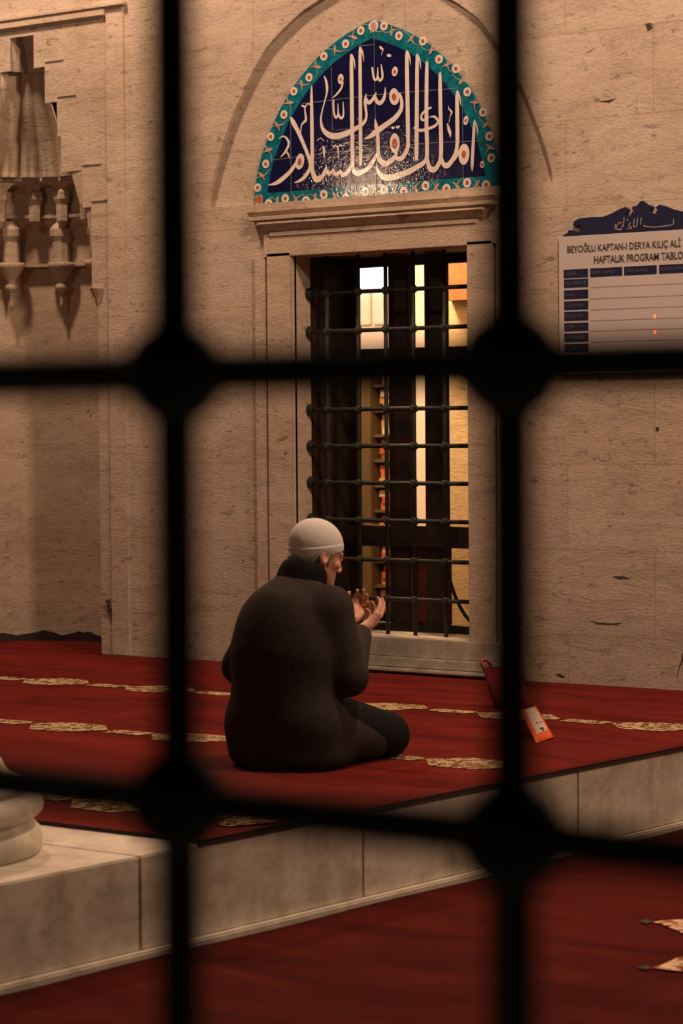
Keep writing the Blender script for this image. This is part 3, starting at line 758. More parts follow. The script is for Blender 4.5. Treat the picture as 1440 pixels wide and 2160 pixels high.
def sk(ptsl, wd):
    q = catmull([(onY(px, py, BY).x, onY(px, py, BY).z) for px, py in ptsl], 6); L = []
    for i, (x, z) in enumerate(q):
        a = q[max(i-1, 0)]; b2 = q[min(i+1, len(q)-1)]; l = math.hypot(b2[0]-a[0], b2[1]-a[1]) or 1
        nx, nz = -(b2[1]-a[1])/l*wd/2, (b2[0]-a[0])/l*wd/2
        L.append((bm.verts.new((x+nx, BY-0.001, z+nz)), bm.verts.new((x-nx, BY-0.001, z-nz))))
    for i in range(len(L)-1): bm.faces.new((L[i][0], L[i+1][0], L[i+1][1], L[i][1]))
for p in ([(1420, 462), (1419, 473), (1400, 477), (1375, 479), (1356, 476)], [(1352, 459), (1351, 474)], [(1344, 460), (1343, 476), (1337, 478)], [(1337, 462), (1336, 479)], [(1330, 470), (1326, 475), (1332, 481), (1322, 482)], [(1316, 458), (1315, 478)], [(1312, 470), (1304, 471), (1300, 482), (1310, 484), (1312, 474)], [(1298, 472), (1297, 483)], [(1322, 462), (1325, 466)]): sk(p, 0.004)
o = obj('crest_script', bm, M_signline, None, norm=False); o.parent = nb; o.matrix_parent_inverse = ni
for px, py in ((1381, 668), (1381, 701)):
    bm = bmesh.new(); p = onY(px, py, BY); box(bm, p.x-0.0045, p.x+0.0045, BY-0.002, BY, p.z-0.008, p.z+0.008); npart('led_digit', bm, M_led)

# ------------------------------------------------------------------ inside the hall, seen through the window
M_gold = stone('hall_pier_stone', (0.66, 0.55, 0.40), joints=False, dirt=0.15)
M_plaster = plain('hall_plaster', (0.50, 0.44, 0.38), 0.8, 0.08, 4)
hy0, hy1 = WY+0.5, WY+7.0
for nm, b in (('floor_hall', (-22, -3, hy0, hy1, 0.0, 0.20)), ('ceiling', (-22, -3, hy0-0.1, hy1, 4.6, 4.7)), ('wall_far', (-22, -3, hy1, hy1+0.2, 0, 4.6)), ('wall_left', (-22.2, -22, hy0, hy1, 0, 4.6)), ('wall_right', (-3, -2.8, hy0-0.1, hy1, 0, 4.6))):
    o = mkb(nm, *b, M_plaster if nm != 'floor_hall' else M_carpet); tag(o, 'interior surface of the lit prayer hall behind the window', 'wall' if 'wall' in nm else nm.split('_')[0], kind='structure')
def at2(px, py, dy): return onY(px, py, WY+dy)
pa, pb = at2(930, 900, 1.6).x, at2(1075, 900, 1.6).x
pier = mkb('stone_pier', pa, pb, WY+1.6, WY+2.3, 0.20, 4.6, M_gold, bevel=0.01); tag(pier, 'golden lit stone pier inside the hall at the right of the window', 'pillar')
a, b2 = at2(951, 560, 1.6), at2(1000, 633, 1.6)
cab = mkb('wall_cabinet', a.x, b2.x+0.03, WY+1.52, WY+1.6, b2.z, a.z+0.3, plain('orange_wood', (0.27, 0.13, 0.06), 0.5)); tag(cab, 'small orange wooden box fixed high on the golden pier', 'cabinet')
pa, pb = at2(846, 900, 3.0).x, at2(912, 900, 3.0).x
pil = mkb('pale_pillar', pa, pb, WY+3.0, WY+3.3, 0.20, 4.6, plain('pale_plaster', (0.55, 0.50, 0.46), 0.7, 0.06, 6), bevel=0.01); tag(pil, 'slim pale plaster pillar inside the hall, mid window', 'pillar')
# pale door leaf and lit fanlight far inside
FY = 4.2
a, b2 = at2(742, 566, FY), at2(826, 612, FY)
lb = empty('light_box', ((a.x+b2.x)/2, WY+FY, b2.z)); tag(lb, 'bright white rectangular light glowing at the top left of the window', 'lamp')
li = Matrix.Translation((-(a.x+b2.x)/2, -WY-FY, -b2.z))
bm = bmesh.new(); box(bm, a.x, b2.x, WY+FY-0.02, WY+FY, b2.z, a.z); o = obj('diffuser', bm, emit('white_lamp_glow', (0.90, 1.0, 0.92), 3.2), lb); o.matrix_parent_inverse = li
bm = bmesh.new(); box(bm, a.x-0.03, b2.x+0.03, WY+FY, WY+FY+0.06, b2.z, a.z+0.03, 0.004); o = obj('housing', bm, M_plaster, lb); o.matrix_parent_inverse = li
a, b2 = at2(735, 612, FY), at2(832, 745, FY)
dr = empty('pale_cupboard', ((a.x+b2.x)/2, WY+FY, 0.20)); tag(dr, 'pale panelled cupboard below the bright light inside the hall', 'cupboard')
di = Matrix.Translation((-(a.x+b2.x)/2, -WY-FY, -0.20)); M_pale = plain('pale_painted_wood', (0.62, 0.54, 0.50), 0.45, 0.06, 5)
bm = bmesh.new(); box(bm, a.x, b2.x, WY+FY+0.03, WY+FY+0.5, 0.20, a.z-0.006, 0.006); o = obj('body', bm, M_pale, dr); o.matrix_parent_inverse = di
xm = at2(781, 650, FY).x; z1_, z0_ = at2(781, 616, FY).z, at2(781, 686, FY).z
for x0, x1 in ((a.x+0.02, xm-0.008), (xm+0.008, b2.x-0.01)):
    bm = bmesh.new(); box(bm, x0, x1, WY+FY+0.005, WY+FY+0.032, z0_, z1_-0.01, 0.008); o = obj('door', bm, M_pale, dr); o.matrix_parent_inverse = di
# bookcase with stacked books
a, b2 = at2(742, 770, 3.0), at2(826, 1318, 3.0)
bk = empty('bookcase', ((a.x+b2.x)/2, WY+3.0, 0.20)); tag(bk, 'brown wooden bookcase holding flat stacks of books inside the hall', 'bookcase')
bi = Matrix.Translation((-(a.x+b2.x)/2, -WY-3.0, -0.20)); M_bkw = plain('brown_bookcase_wood', (0.065, 0.040, 0.014), 0.6, 0.25, 10, stretch=(5, 5, 0.6))
xs = at2(783, 1000, 3.0).x
bm = bmesh.new(); box(bm, a.x-0.05, xs, WY+3.0, WY+3.34, 0.20, a.z+0.02, 0.006); o = obj('side_panel', bm, M_bkw, bk); o.matrix_parent_inverse = bi
bm = bmesh.new(); box(bm, xs, b2.x+0.10, WY+3.30, WY+3.34, 0.20, a.z+0.02); o = obj('back_panel', bm, M_bkw, bk); o.matrix_parent_inverse = bi
shz = [0.345+0.158*i for i in range(10)]
for z in shz:
    bm = bmesh.new(); box(bm, xs, b2.x+0.10, WY+3.02, WY+3.30, z-0.02, z, 0.003); o = obj('shelf', bm, M_bkw, bk); o.matrix_parent_inverse = bi
bcol = [('orange', (0.52, 0.17, 0.06)), ('pale', (0.60, 0.50, 0.40)), ('brown', (0.20, 0.09, 0.04)), ('red', (0.40, 0.08, 0.05)), ('tan', (0.45, 0.30, 0.14))]
bmats = [plain(n+'_book_cover', c, 0.6, 0.1, 20) for n, c in bcol]
M_pages = plain('book_pages', (0.62, 0.55, 0.42), 0.8, 0.1, 60)
ordinal = ['lowest', 'second', 'third', 'fourth', 'fifth']
shelfname = ['bottom', 'second', 'third', 'fourth', 'fifth', 'sixth', 'seventh', 'eighth', 'ninth', 'top']
bid = 0
for si, z in enumerate(shz):
    zc = z
    for j in range(3):
        h = random.choice((0.034, 0.040, 0.044)); ci = random.choice((0, 0, 1, 1, 2, 3, 4)); xo = random.uniform(0, 0.02); wd = 0.105+random.uniform(0, 0.02); dy = random.uniform(0, 0.03)
        t = empty('book', (xs+0.012+xo+wd/2, WY+3.06+dy, zc)); tag(t, '%s book lying %s in the stack on the %s bookcase shelf' % (bcol[ci][0], ordinal[j], shelfname[si] if si in (0, 9) else shelfname[si]+' from bottom'), 'book', 'books stacked in the bookcase')
        bm = bmesh.new(); box(bm, -wd/2, wd/2, 0, 0.16, 0, 0.004); box(bm, -wd/2, wd/2, 0, 0.16, h-0.004, h); box(bm, -wd/2, wd/2, -0.003, 0.004, 0, h); obj('cover', bm, bmats[ci], t)
        bm = bmesh.new(); box(bm, -wd/2+0.004, wd/2-0.004, 0.004, 0.155, 0.004, h-0.004); obj('pages', bm, M_pages, t)
        zc += h+0.0005
# cable hanging behind the grille at lower right
bm = bmesh.new()
tube(bm, catmull([tuple(onY(px, py, WY+0.28)) for px, py in ((938, 1150), (943, 1190), (951, 1232), (966, 1272), (984, 1302), (1004, 1322))], 6), 0.009, 8)
cb = obj('cable', bm, plain('black_rubber', (0.012, 0.012, 0.012), 0.5), None, True); tag(cb, 'black cable curving down inside the lower right of the window', 'cable')

# ------------------------------------------------------------------ bag and packet on the carpet
M_bag = plain('dark_red_bag_plastic', (0.30, 0.035, 0.05), 0.4, 0.25, 14, 0.3)
bp = onZ(1084, 1496, PZ)
bag = empty('red_bag', (bp.x, bp.y, PZ+0.0085), R(20)); tag(bag, 'small dark red carrier bag leaning sideways, standing on the carpet behind a blurred grille bar', 'bag')
bm = bmesh.new()
prof = [(0.072, 0.055, 0.0), (0.078, 0.060, 0.010), (0.078, 0.056, 0.055), (0.076, 0.044, 0.105), (0.076, 0.026, 0.145), (0.080, 0.018, 0.165)]; LEAN = 0.36
rings = []
for hw, hd, z in prof:
    rg = []
    for k in range(28):
        a = 2*math.pi*k/28; ca, sa = math.cos(a), math.sin(a)
        rg.append(bm.verts.new((-LEAN*z+hw*abs(ca)**0.5*(1 if ca > 0 else -1)*(1+0.02*math.sin(5*a+z*40)), hd*abs(sa)**0.5*(1 if sa > 0 else -1)*(1+0.06*math.sin(3*a+z*30)), z)))
    rings.append(rg)
for i in range(len(rings)-1):
    for k in range(28): bm.faces.new((rings[i][k], rings[i][(k+1) % 28], rings[i+1][(k+1) % 28], rings[i+1][k]))
bm.faces.new(rings[0][::-1])
obj('body', bm, M_bag, bag, True)
for s in (-1, 1):
    bm = bmesh.new(); tube(bm, catmull([(s*0.066-0.056, -0.010, 0.158), (s*0.074-0.064, -0.012, 0.182), (s*0.062-0.070, 0.0, 0.198), (s*0.044-0.064, 0.003, 0.186), (s*0.040-0.056, 0.005, 0.158)], 6), 0.007, 8)
    obj('handle', bm, M_bag, bag, True)
M_or = plain('orange_packet_film', (0.85, 0.13, 0.02), 0.35, 0.2, 25, 0.15)
pk0 = [onZ(1131, 1567, PZ+0.008), onZ(1167, 1554, PZ+0.013)]
# packet leans back on the bag: bottom edge on the carpet, top edge higher and further
bl, br_ = pk0
def lift(px, py, base, h):   # a point h above a spot on the carpet further back
    d = ray(px, py); t = ((PZ+h)-EYE)/d.z; return CAM+d*t
tl, tr = lift(1098, 1497, bl, 0.095), lift(1130, 1489, br_, 0.095)
ctr = (bl+br_+tl+tr)/4
pkt = empty('tissue_packet', (ctr.x, ctr.y, PZ+0.006)); tag(pkt, 'orange packet with a white label leaning beside the red bag', 'packet')
nrm = (br_-bl).cross(tl-bl).normalized()
if nrm.dot(CAM-ctr) < 0: nrm = -nrm
off = Vector(pkt.location)
def quad(u, v, h): p = bl*(1-u)*(1-v)+br_*u*(1-v)+tr*u*v+tl*(1-u)*v; return p+nrm*h-off
bm = bmesh.new(); N = 12; F, B = [], []
for j in range(N+1):
    fr, bk_ = [], []
    for i in range(N+1):
        u, v = i/N, j/N; puff = 0.016*(1-(2*u-1)**4)*(1-(2*v-1)**4)
        fr.append(bm.verts.new(quad(u, v, puff))); bk_.append(bm.verts.new(quad(u, v, -0.004-puff*0.6)))
    F.append(fr); B.append(bk_)
for j in range(N):
    for i in range(N):
        bm.faces.new((F[j][i], F[j][i+1], F[j+1][i+1], F[j+1][i])); bm.faces.new((B[j][i+1], B[j][i], B[j+1][i], B[j+1][i+1]))
for i in range(N):
    bm.faces.new((F[0][i+1], F[0][i], B[0][i], B[0][i+1])); bm.faces.new((F[N][i], F[N][i+1], B[N][i+1], B[N][i]))
    bm.faces.new((F[i][0], F[i+1][0], B[i+1][0], B[i][0])); bm.faces.new((F[i+1][N], F[i][N], B[i][N], B[i+1][N]))
obj('wrapper', bm, M_or, pkt, True)
def lab(u, v): return quad(u, v, 0.016*(1-(2*u-1)**4)*(1-(2*v-1)**4)+0.0012)
bm = bmesh.new()
lg = [[bm.verts.new(lab(0.12+0.62*i/6, 0.16+0.76*j/8)) for i in range(7)] for j in range(9)]
for j in range(8):
    for i in range(6): bm.faces.new((lg[j][i], lg[j][i+1], lg[j+1][i+1], lg[j+1][i]))
obj('label_panel', bm, plain('white_packet_label', (0.62, 0.52, 0.46), 0.5, 0.1, 30), pkt, norm=False)
bm = bmesh.new()
for cu_, cv_, r1, r2 in ((0.36, 0.42, 0.035, 0.025), (0.58, 0.41, 0.035, 0.025), (0.46, 0.24, 0.11, 0.028), (0.50, 0.20, 0.06, 0.03)):
    poly(bm, [lab(cu_+r1*math.cos(2*math.pi*k/12), cv_+r2*math.sin(2*math.pi*k/12))+nrm*0.001 for k in range(12)])
obj('printed_marks', bm, plain('packet_print', (0.06, 0.05, 0.045), 0.5), pkt, norm=False)

# ------------------------------------------------------------------ implicit-surface modelling for the person
def v3(p): return np.array(p, dtype=np.float32)
class Field:
    def __init__(s, lo, hi, h):
        s.lo = v3(lo); s.h = h; s.n = [int(math.ceil((b-a)/h))+1 for a, b in zip(lo, hi)]
        s.F = np.full(s.n, 0.5, np.float32)
    def _sub(s, lo, hi):
        i0 = [max(0, int((lo[k]-s.lo[k])/s.h)-1) for k in range(3)]; i1 = [min(s.n[k], int((hi[k]-s.lo[k])/s.h)+2) for k in range(3)]
        if any(a >= b for a, b in zip(i0, i1)): return None, None
        sl = tuple(slice(a, b) for a, b in zip(i0, i1))
        g = np.meshgrid(*[s.lo[k]+s.h*np.arange(i0[k], i1[k], dtype=np.float32) for k in range(3)], indexing='ij')
        return sl, g
    def _join(s, sl, d, k, op):
        a = s.F[sl]
        if op == 'sub':
            d = -d; hh = np.maximum(k-np.abs(a-d), 0)/max(k, 1e-6); s.F[sl] = np.maximum(a, d)+hh*hh*k*0.25
        else:
            hh = np.maximum(k-np.abs(a-d), 0)/max(k, 1e-6); s.F[sl] = np.minimum(a, d)-hh*hh*k*0.25
    def cone(s, a, b, r1, r2, k=0.02, op='add'):
        a, b = v3(a), v3(b); m = max(r1, r2)+k+0.03
        sl, g = s._sub(np.minimum(a, b)-m, np.maximum(a, b)+m)
        if sl is None: return
        ab = b-a; L2 = float(ab@ab)+1e-9
        px, py, pz = g[0]-a[0], g[1]-a[1], g[2]-a[2]
        t = np.clip((px*ab[0]+py*ab[1]+pz*ab[2])/L2, 0, 1)
        d = np.sqrt((px-t*ab[0])**2+(py-t*ab[1])**2+(pz-t*ab[2])**2)-(r1+(r2-r1)*t)
        s._join(sl, d, k, op)
    def ell(s, c, r, k=0.02, rot=None, op='add'):
        c, r = v3(c), v3(r); m = float(r.max())+k+0.03
        sl, g = s._sub(c-m, c+m)
        if sl is None: return
        p = [g[i]-c[i] for i in range(3)]
        if rot is not None:
            Rm = np.array(rot, dtype=np.float32).T
            p = [Rm[i, 0]*p[0]+Rm[i, 1]*p[1]+Rm[i, 2]*p[2] for i in range(3)]
        k0 = np.sqrt(sum((p[i]/r[i])**2 for i in range(3))); k1 = np.sqrt(sum((p[i]/(r[i]*r[i]))**2 for i in range(3)))+1e-6
        s._join(sl, k0*(k0-1)/k1, k, op)
    def plane(s, n, d0, k=0.004):     # keep where n.p > d0
        g = np.meshgrid(*[s.lo[q]+s.h*np.arange(s.n[q], dtype=np.float32) for q in range(3)], indexing='ij')
        d = d0-(n[0]*g[0]+n[1]*g[1]+n[2]*g[2])
        hh = np.maximum(k-np.abs(s.F-d), 0)/k; s.F = np.maximum(s.F, d)+hh*hh*k*0.25
    def mesh(s, name, smooth_it=1):
        F = s.F; ins = F < 0
        cnt = np.zeros([n-1 for n in s.n], np.int8)
        for dx in (0, 1):
            for dy in (0, 1):
                for dz in (0, 1): cnt += ins[dx:s.n[0]-1+dx, dy:s.n[1]-1+dy, dz:s.n[2]-1+dz]
        act = (cnt > 0) & (cnt < 8); idx = np.argwhere(act)
        ids = np.full(act.shape, -1, np.int64); ids[act] = np.arange(len(idx))
        acc = np.zeros((len(idx), 3)); num = np.zeros(len(idx))
        cor = [(x, y, z) for x in (0, 1) for y in (0, 1) for z in (0, 1)]
        val = {c: F[idx[:, 0]+c[0], idx[:, 1]+c[1], idx[:, 2]+c[2]] for c in cor}
        for c in cor:
            for ax in range(3):
                if c[ax] == 0:
                    e = list(c); e[ax] = 1; e = tuple(e)
                    a, b = val[c], val[e]; mk = (a < 0) != (b < 0)
                    t = np.where(mk, a/(a-b+1e-12), 0)
                    for q in range(3): acc[:, q] += np.where(mk, c[q]+(t if q == ax else 0), 0)
                    num += mk
        V = (idx+acc/num[:, None])*s.h+s.lo
        faces = []
        for ax in range(3):
            o1, o2 = [(1, 2), (2, 0), (0, 1)][ax]
            sl0 = [slice(1, n-1) for n in s.n]; sl0[ax] = slice(0, s.n[ax]-1)
            sl1 = list(sl0); sl1[ax] = slice(1, s.n[ax])
            A = ins[tuple(sl0)]; B = ins[tuple(sl1)]
            for flip, mk in ((False, A & ~B), (True, ~A & B)):
                e = np.argwhere(mk)
                if not len(e): continue
                for q in range(3):
                    if q != ax: e[:, q] += 1
                def cell(d1, d2):
                    c = e.copy(); c[:, o1] -= d1; c[:, o2] -= d2; return ids[c[:, 0], c[:, 1], c[:, 2]]
                q4 = np.stack([cell(1, 1), cell(0, 1), cell(0, 0), cell(1, 0)], 1)
                faces.append(q4[:, ::-1] if flip else q4)
        Fq = np.concatenate(faces); Fq = Fq[(Fq >= 0).all(1)]
        for _ in range(smooth_it):
            sm = np.zeros_like(V); ct = np.zeros(len(V))
            for i in range(4):
                np.add.at(sm, Fq[:, i], V[Fq[:, (i+1) % 4]]+V[Fq[:, (i+3) % 4]]); np.add.at(ct, Fq[:, i], 2)
            V = 0.5*V+0.5*sm/np.maximum(ct, 1)[:, None]
        me = bpy.data.meshes.new(name); me.from_pydata(V.tolist(), [], Fq.tolist()); me.update()
        for p in me.polygons: p.use_smooth = True
        return me
def link(name, me, m, parent):
    me.materials.append(m); o = bpy.data.objects.new(name, me); COL.objects.link(o)
    if parent: o.parent = parent
    return o

M_skin, nt, b = newmat('skin')
n = noise(nt, 40, 4, 0.6, coords(nt)); r = ramp(nt, n.outputs[0], [(0.3, (0.46, 0.22, 0.15)), (0.7, (0.60, 0.32, 0.23))]); nt.links.new(r.outputs[0], b.inputs['Base Color'])
b.inputs['Roughness'].default_value = 0.5; b.inputs['Subsurface Weight'].default_value = 0.08; b.inputs['Subsurface Radius'].default_value = (0.01, 0.004, 0.002)
M_coat = plain('black_wool_coat', (0.030, 0.0245, 0.023), 0.9, 0.35, 160, 0.35, spec=0.15)
M_trou = plain('black_trousers', (0.010, 0.010, 0.012), 0.9, 0.3, 120, 0.2, spec=0.1)
M_collar = plain('black_collar', (0.008, 0.008, 0.010), 0.9, 0.3, 120, 0.2, spec=0.1)
M_cap = plain('grey_knit_cap', (0.62, 0.60, 0.60), 0.95, 0.14, 260, 0.5, spec=0.05)
M_hair = plain('grey_hair', (0.30, 0.29, 0.25), 0.7, 0.4, 120, 0.5, spec=0.2, stretch=(1, 1, 0.3))

# pose, in the person's own frame: x right, y forward, z up from the carpet
HC = np.array([0.025, 0.150, 0.738])                          # head centre
def rotm(yaw, pit, rol=0):
    cz_, sz_ = math.cos(yaw), math.sin(yaw); cp, sp = math.cos(pit), math.sin(pit); cr, sr = math.cos(rol), math.sin(rol)
    Rz = np.array([[cz_, -sz_, 0], [sz_, cz_, 0], [0, 0, 1]]); Rx = np.array([[1, 0, 0], [0, cp, -sp], [0, sp, cp]]); Ry = np.array([[cr, 0, sr], [0, 1, 0], [-sr, 0, cr]])
    return Rz@Rx@Ry
HR = rotm(R(-21), R(-17), R(3))
def hp_(x, y, z): return HC+HR@np.array([x, y, z])
def rel(f, kind, *a, **k): return f

body = Field((-0.36, -0.30, -0.01), (0.36, 0.66, 0.93), 0.0038)
B = body
# legs folded under
for s in (-1, 1):
    B.cone((s*0.09, 0.0, 0.20), (s*0.14, 0.38, 0.085), 0.085, 0.058, 0.03)
    B.cone((s*0.14, 0.38, 0.070), (s*0.085, 0.0, 0.055), 0.055, 0.036, 0.03)
    B.cone((s*0.085, 0.0, 0.055), (s*0.078, -0.115, 0.040), 0.036, 0.026, 0.02)
# trunk
B.ell((0, -0.02, 0.22), (0.155, 0.115, 0.12), 0.04); B.cone((0, -0.02, 0.25), (0, 0.02, 0.44), 0.12, 0.12, 0.05); B.ell((0.01, 0.04, 0.50), (0.140, 0.10, 0.12), 0.05)
B.cone((-0.105, 0.06, 0.520), (0.13, 0.06, 0.560), 0.050, 0.052, 0.05); B.cone((0, 0.04, 0.5), (0.01, 0.07, 0.60), 0.10, 0.065, 0.04)
B.cone((0.01, 0.07, 0.58), hp_(0, -0.03, -0.055), 0.066, 0.054, 0.03)
ELB = {1: (0.222, 0.080, 0.315), -1: (-0.258, 0.065, 0.33)}
WR = {1: np.array([0.088, 0.325, 0.452]), -1: np.array([-0.020, 0.350, 0.468])}
for s in (-1, 1):
    B.cone((0.155, 0.06, 0.545) if s > 0 else (-0.138, 0.057, 0.500), ELB[s], 0.052, 0.043, 0.03)
    B.cone(ELB[s], WR[s], 0.042, 0.027, 0.02)
# head
B.ell(hp_(0, -0.012, 0.032), (0.0745, 0.096, 0.083), 0.02, HR); B.ell(hp_(0, 0.030, -0.040), (0.060, 0.060, 0.076), 0.025, HR)
for s in (-1, 1):
    B.cone(hp_(s*0.052, 0.0, -0.050), hp_(s*0.018, 0.072, -0.096), 0.019, 0.017, 0.025)
    B.ell(hp_(s*0.042, 0.060, -0.022), (0.022, 0.022, 0.018), 0.018, HR)
    B.ell(hp_(s*0.031, 0.096, 0.004), (0.017, 0.013, 0.011), 0.010, HR, 'sub')
    B.ell(hp_(s*0.031, 0.080, 0.003), (0.012, 0.012, 0.012), 0.004)
    B.cone(hp_(s*0.012, 0.084, 0.022), hp_(s*0.045, 0.074, 0.020), 0.010, 0.008, 0.012)
    B.ell(hp_(s*0.013, 0.098, -0.038), (0.009, 0.010, 0.008), 0.008, HR)
    # ear: shell, rim, lobe
    er = HR@rotm(R(s*-22), 0, R(s*-8))
    B.ell(hp_(s*0.080, -0.010, -0.006), (0.0085, 0.019, 0.033), 0.006, er)
    B.ell(hp_(s*0.088, -0.004, -0.004), (0.007, 0.011, 0.019), 0.004, er, 'sub')
    B.ell(hp_(s*0.076, 0.000, -0.036), (0.007, 0.009, 0.011), 0.006, er)
B.ell(hp_(0, 0.082, -0.100), (0.020, 0.016, 0.017), 0.018, HR)
B.cone(hp_(0, 0.088, 0.012), hp_(0, 0.107, -0.030), 0.008, 0.010, 0.010); B.ell(hp_(0, 0.107, -0.034), (0.011, 0.010, 0.009), 0.006, HR)
B.cone(hp_(-0.019, 0.084, -0.062), hp_(0.019, 0.084, -0.062), 0.007, 0.007, 0.010); B.cone(hp_(-0.016, 0.084, -0.073), hp_(0.016, 0.084, -0.073), 0.007, 0.007, 0.008)
# hands, palms up, fingers curled upwards
def hand(W0, d, t, curl, spread=1.0, s=1):
    d = d/np.linalg.norm(d); t = t-d*(t@d); t = t/np.linalg.norm(t); n_ = np.cross(t, d)*s
    kn = [(0.030, 0.088, 0.070, 0.0090), (0.010, 0.093, 0.079, 0.0092), (-0.010, 0.089, 0.072, 0.0088), (-0.028, 0.080, 0.056, 0.0078)]
    for j, (ot, od, L, r) in enumerate(kn):
        K = W0+d*od+t*ot
        B.cone(W0+d*0.005+t*ot*0.6, K, 0.016, 0.0115, 0.012)
        a = curl[j]*0.55; p = K; dirn = d
        for q, fr in enumerate((0.46, 0.30, 0.24)):
            ang = a+curl[j]*0.75*q
            dirn = d*math.cos(ang)+n_*math.sin(ang)+t*ot*1.2*spread
            dirn = dirn/np.linalg.norm(dirn); e = p+dirn*L*fr
            B.cone(p, e, r*(1-0.08*q), r*(0.94-0.10*q), 0.003); p = e
    # thumb from the side of the palm
    a0 = W0+d*0.020+t*0.026; a1 = W0+d*0.055+t*0.048+n_*0.012; a2 = a1+d*0.032+t*0.006+n_*0.014; a3 = a2+d*0.022-t*0.002+n_*0.016
    B.cone(a0, a1, 0.016, 0.0125, 0.012); B.cone(a1, a2, 0.0115, 0.0098, 0.004); B.cone(a2, a3, 0.0096, 0.0075, 0.003)
    B.ell(W0+d*0.04+t*0.012, (0.026, 0.026, 0.013), 0.012)
def nrmv(x): x = np.array(x, float); return x/np.linalg.norm(x)
hand(WR[1]+nrmv((-0.10, 0.85, 0.42))*0.012, nrmv((-0.05, 0.85, 0.40)), np.array([0.80, 0.05, 0.45]), [0.55, 0.62, 0.70, 0.78], 1.0, 1)
hand(WR[-1]+nrmv((0.10, 0.85, 0.42))*0.012, nrmv((0.05, 0.80, 0.48)), np.array([-0.80, 0.05, 0.45]), [0.70, 0.75, 0.80, 0.85], 1.0, -1)
PX, PY, PHI = -5.84, 7.10, 0.0
pme = body.mesh('person', 1)
person = link('person', pme, M_skin, None); person.location = (PX, PY, PZ+0.0085); person.rotation_euler = (0, 0, PHI)
tag(person, 'person in a black coat and grey skullcap kneeling in prayer with raised open hands', 'person')

# coat
ct = Field((-0.42, -0.36, -0.01), (0.42, 0.62, 0.76), 0.006)
ct.ell((0.01, -0.015, 0.16), (0.222, 0.158, 0.21), 0.05); ct.ell((0, -0.005, 0.37), (0.215, 0.155, 0.23), 0.06); ct.ell((0, 0.02, 0.50), (0.185, 0.135, 0.135), 0.05)
ct.cone((-0.135, 0.06, 0.518), (0.155, 0.06, 0.557), 0.072, 0.074, 0.05); ct.cone((0, 0.03, 0.55), (0.012, 0.075, 0.638), 0.115, 0.075, 0.06)
ct.ell((0.01, 0.01, 0.04), (0.225, 0.19, 0.09), 0.04)
for s in (-1, 1):
    ct.cone((0.162, 0.06, 0.545) if s > 0 else (-0.150, 0.055, 0.500), ELB[s], 0.074, 0.065, 0.035); ct.cone(ELB[s], WR[s]+(np.array(ELB[s])-WR[s])*0.10, 0.062, 0.042, 0.03)
    ct.cone((s*0.11, 0.0, 0.13), (s*0.135, 0.28, 0.075), 0.125, 0.085, 0.05)
ct.cone((0, 0.24, 0.03), (0, 0.1, 0.08), 0.11, 0.14, 0.06)
ct.plane((0, 0, 1), 0.0, 0.006)
coat = link('coat', ct.mesh('coat', 2), M_coat, person)
tr_ = Field((-0.34, -0.26, -0.01), (0.34, 0.62, 0.32), 0.007)
for s in (-1, 1):
    tr_.cone((s*0.10, 0.08, 0.15), (s*0.145, 0.395, 0.080), 0.112, 0.080, 0.04); tr_.cone((s*0.145, 0.395, 0.070), (s*0.10, 0.0, 0.06), 0.074, 0.055, 0.03)
tr_.plane((0, 0, 1), 0.0, 0.006)
link('trousers', tr_.mesh('trousers', 2), M_trou, person)
# collar standing round the neck
co = Field((-0.16, -0.10, 0.55), (0.18, 0.24, 0.82), 0.004)
ncen = np.array([0.014, 0.085, 0.660]); top = hp_(0, -0.028, -0.075)
co.cone((0.008, 0.07, 0.615), ncen, 0.094, 0.086, 0.01); co.cone(ncen, top+np.array([0, -0.004, 0.0]), 0.086, 0.071, 0.01)
co.cone(top, hp_(0, -0.02, 0.06), 0.057, 0.056, 0.006, 'sub'); co.ell(hp_(0, 0.035, -0.05), (0.072, 0.075, 0.085), 0.006, HR, 'sub')
co.plane((0, -0.42, -0.9), -0.668, 0.006)
link('collar', co.mesh('collar', 1), M_collar, person)
# knitted skullcap with a folded band, and the hair below it
cp_ = Field(tuple(HC-0.14), tuple(HC+0.16), 0.0032)
cp_.ell(hp_(0, -0.013, 0.034), (0.0815, 0.1035, 0.0885), 0.002, HR)
zc_ = HR@np.array([0, -0.40, 1.0]); zc_ /= np.linalg.norm(zc_)
cp_.plane(tuple(zc_), float(zc_@hp_(0, 0, 0.000)), 0.004)
link('skullcap', cp_.mesh('skullcap', 1), M_cap, person)
cb_ = Field(tuple(HC-0.14), tuple(HC+0.16), 0.0032)
cb_.ell(hp_(0, -0.013, 0.030), (0.0845, 0.1065, 0.090), 0.002, HR)
cb_.plane(tuple(zc_), float(zc_@hp_(0, 0, 0.000)), 0.004); cb_.plane(tuple(-zc_), float(-zc_@hp_(0, 0, 0.036)), 0.006)
link('cap_band', cb_.mesh('cap_band', 1), M_cap, person)
hr_ = Field(tuple(HC-0.14), tuple(HC+0.14), 0.0032)
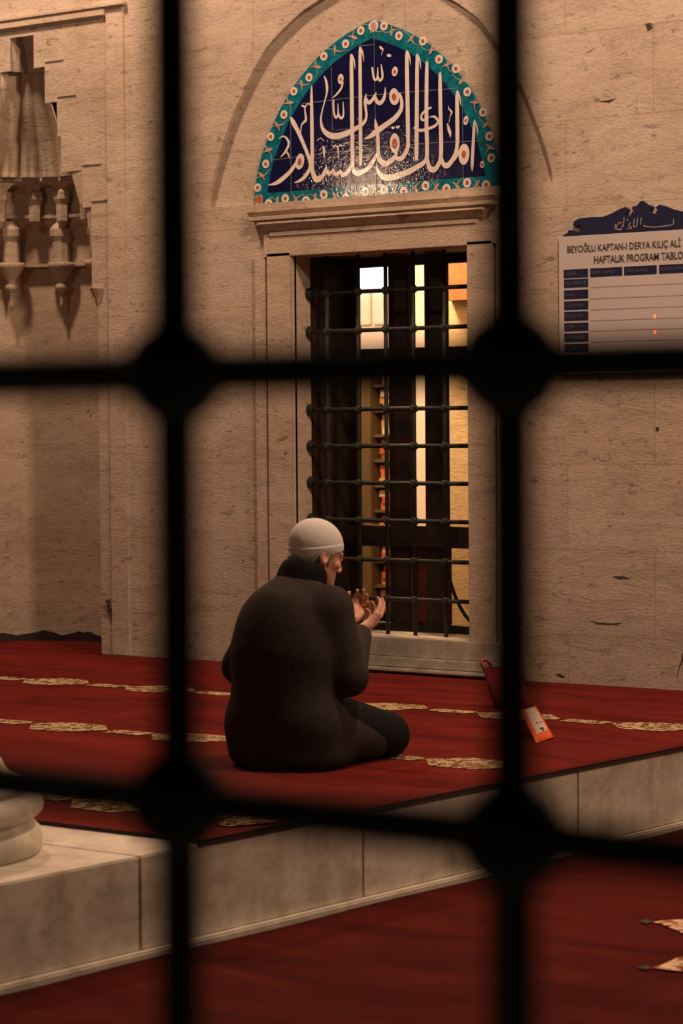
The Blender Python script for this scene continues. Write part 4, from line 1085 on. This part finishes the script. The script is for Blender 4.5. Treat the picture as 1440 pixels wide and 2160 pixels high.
hr_.ell(hp_(0, -0.016, 0.024), (0.0790, 0.0985, 0.090), 0.01, HR); hr_.cone(hp_(0, -0.045, -0.02), hp_(0, -0.050, -0.065), 0.062, 0.045, 0.02)
for s in (-1, 1):
    hr_.cone(hp_(s*0.070, 0.022, 0.015), hp_(s*0.066, 0.020, -0.035), 0.010, 0.006, 0.008)
    hr_.ell(hp_(s*0.088, -0.008, -0.012), (0.018, 0.024, 0.034), 0.004, HR, 'sub')
fy = HR@np.array([0, -1.0, 0.0])
hr_.plane(tuple(fy), float(fy@hp_(0, 0.030, 0)), 0.006)
hr_.plane(tuple(-zc_), float(-zc_@hp_(0, 0, 0.006)), 0.004)
hr_.plane(tuple(HR@np.array([0, 0, 1.0])), float((HR@np.array([0, 0, 1.0]))@hp_(0, 0, -0.066)), 0.006)
link('hair', hr_.mesh('hair', 1), M_hair, person)

# ------------------------------------------------------------------ the iron grille right in front of the viewer
gg = empty('iron_grille', (-0.79, 1.0, 1.1)); tag(gg, 'black iron lattice close to the viewer, blurred in the foreground', 'grille')
ggi = Matrix.Translation((0.79, -1.0, -1.1))
vx = [-1.304, -1.098, -0.8935, -0.687, -0.481, -0.275]; hz = [1.756, 1.537, 1.3185, 1.10]
BR = 0.0120
for x in vx:
    bm = bmesh.new(); tube(bm, [(x, 1.0, 0.98), (x, 1.0, 1.90)], BR, 12); o = obj('vertical_bar', bm, M_iron, gg, True); o.matrix_parent_inverse = ggi
for z in hz:
    bm = bmesh.new(); tube(bm, [(-1.40, 1.0, z), (-0.18, 1.0, z)], BR, 12); o = obj('horizontal_bar', bm, M_iron, gg, True); o.matrix_parent_inverse = ggi
kb = bmesh.new(); bmesh.ops.create_uvsphere(kb, u_segments=16, v_segments=10, radius=0.0275)
for f in kb.faces: f.smooth = True
kme = bpy.data.meshes.new('knot'); kb.to_mesh(kme); kb.free(); kme.materials.append(M_iron)
for x in vx:
    for z in hz:
        k = bpy.data.objects.new('knot', kme); COL.objects.link(k); k.location = (x, 1.0, z); k.parent = gg; k.matrix_parent_inverse = ggi
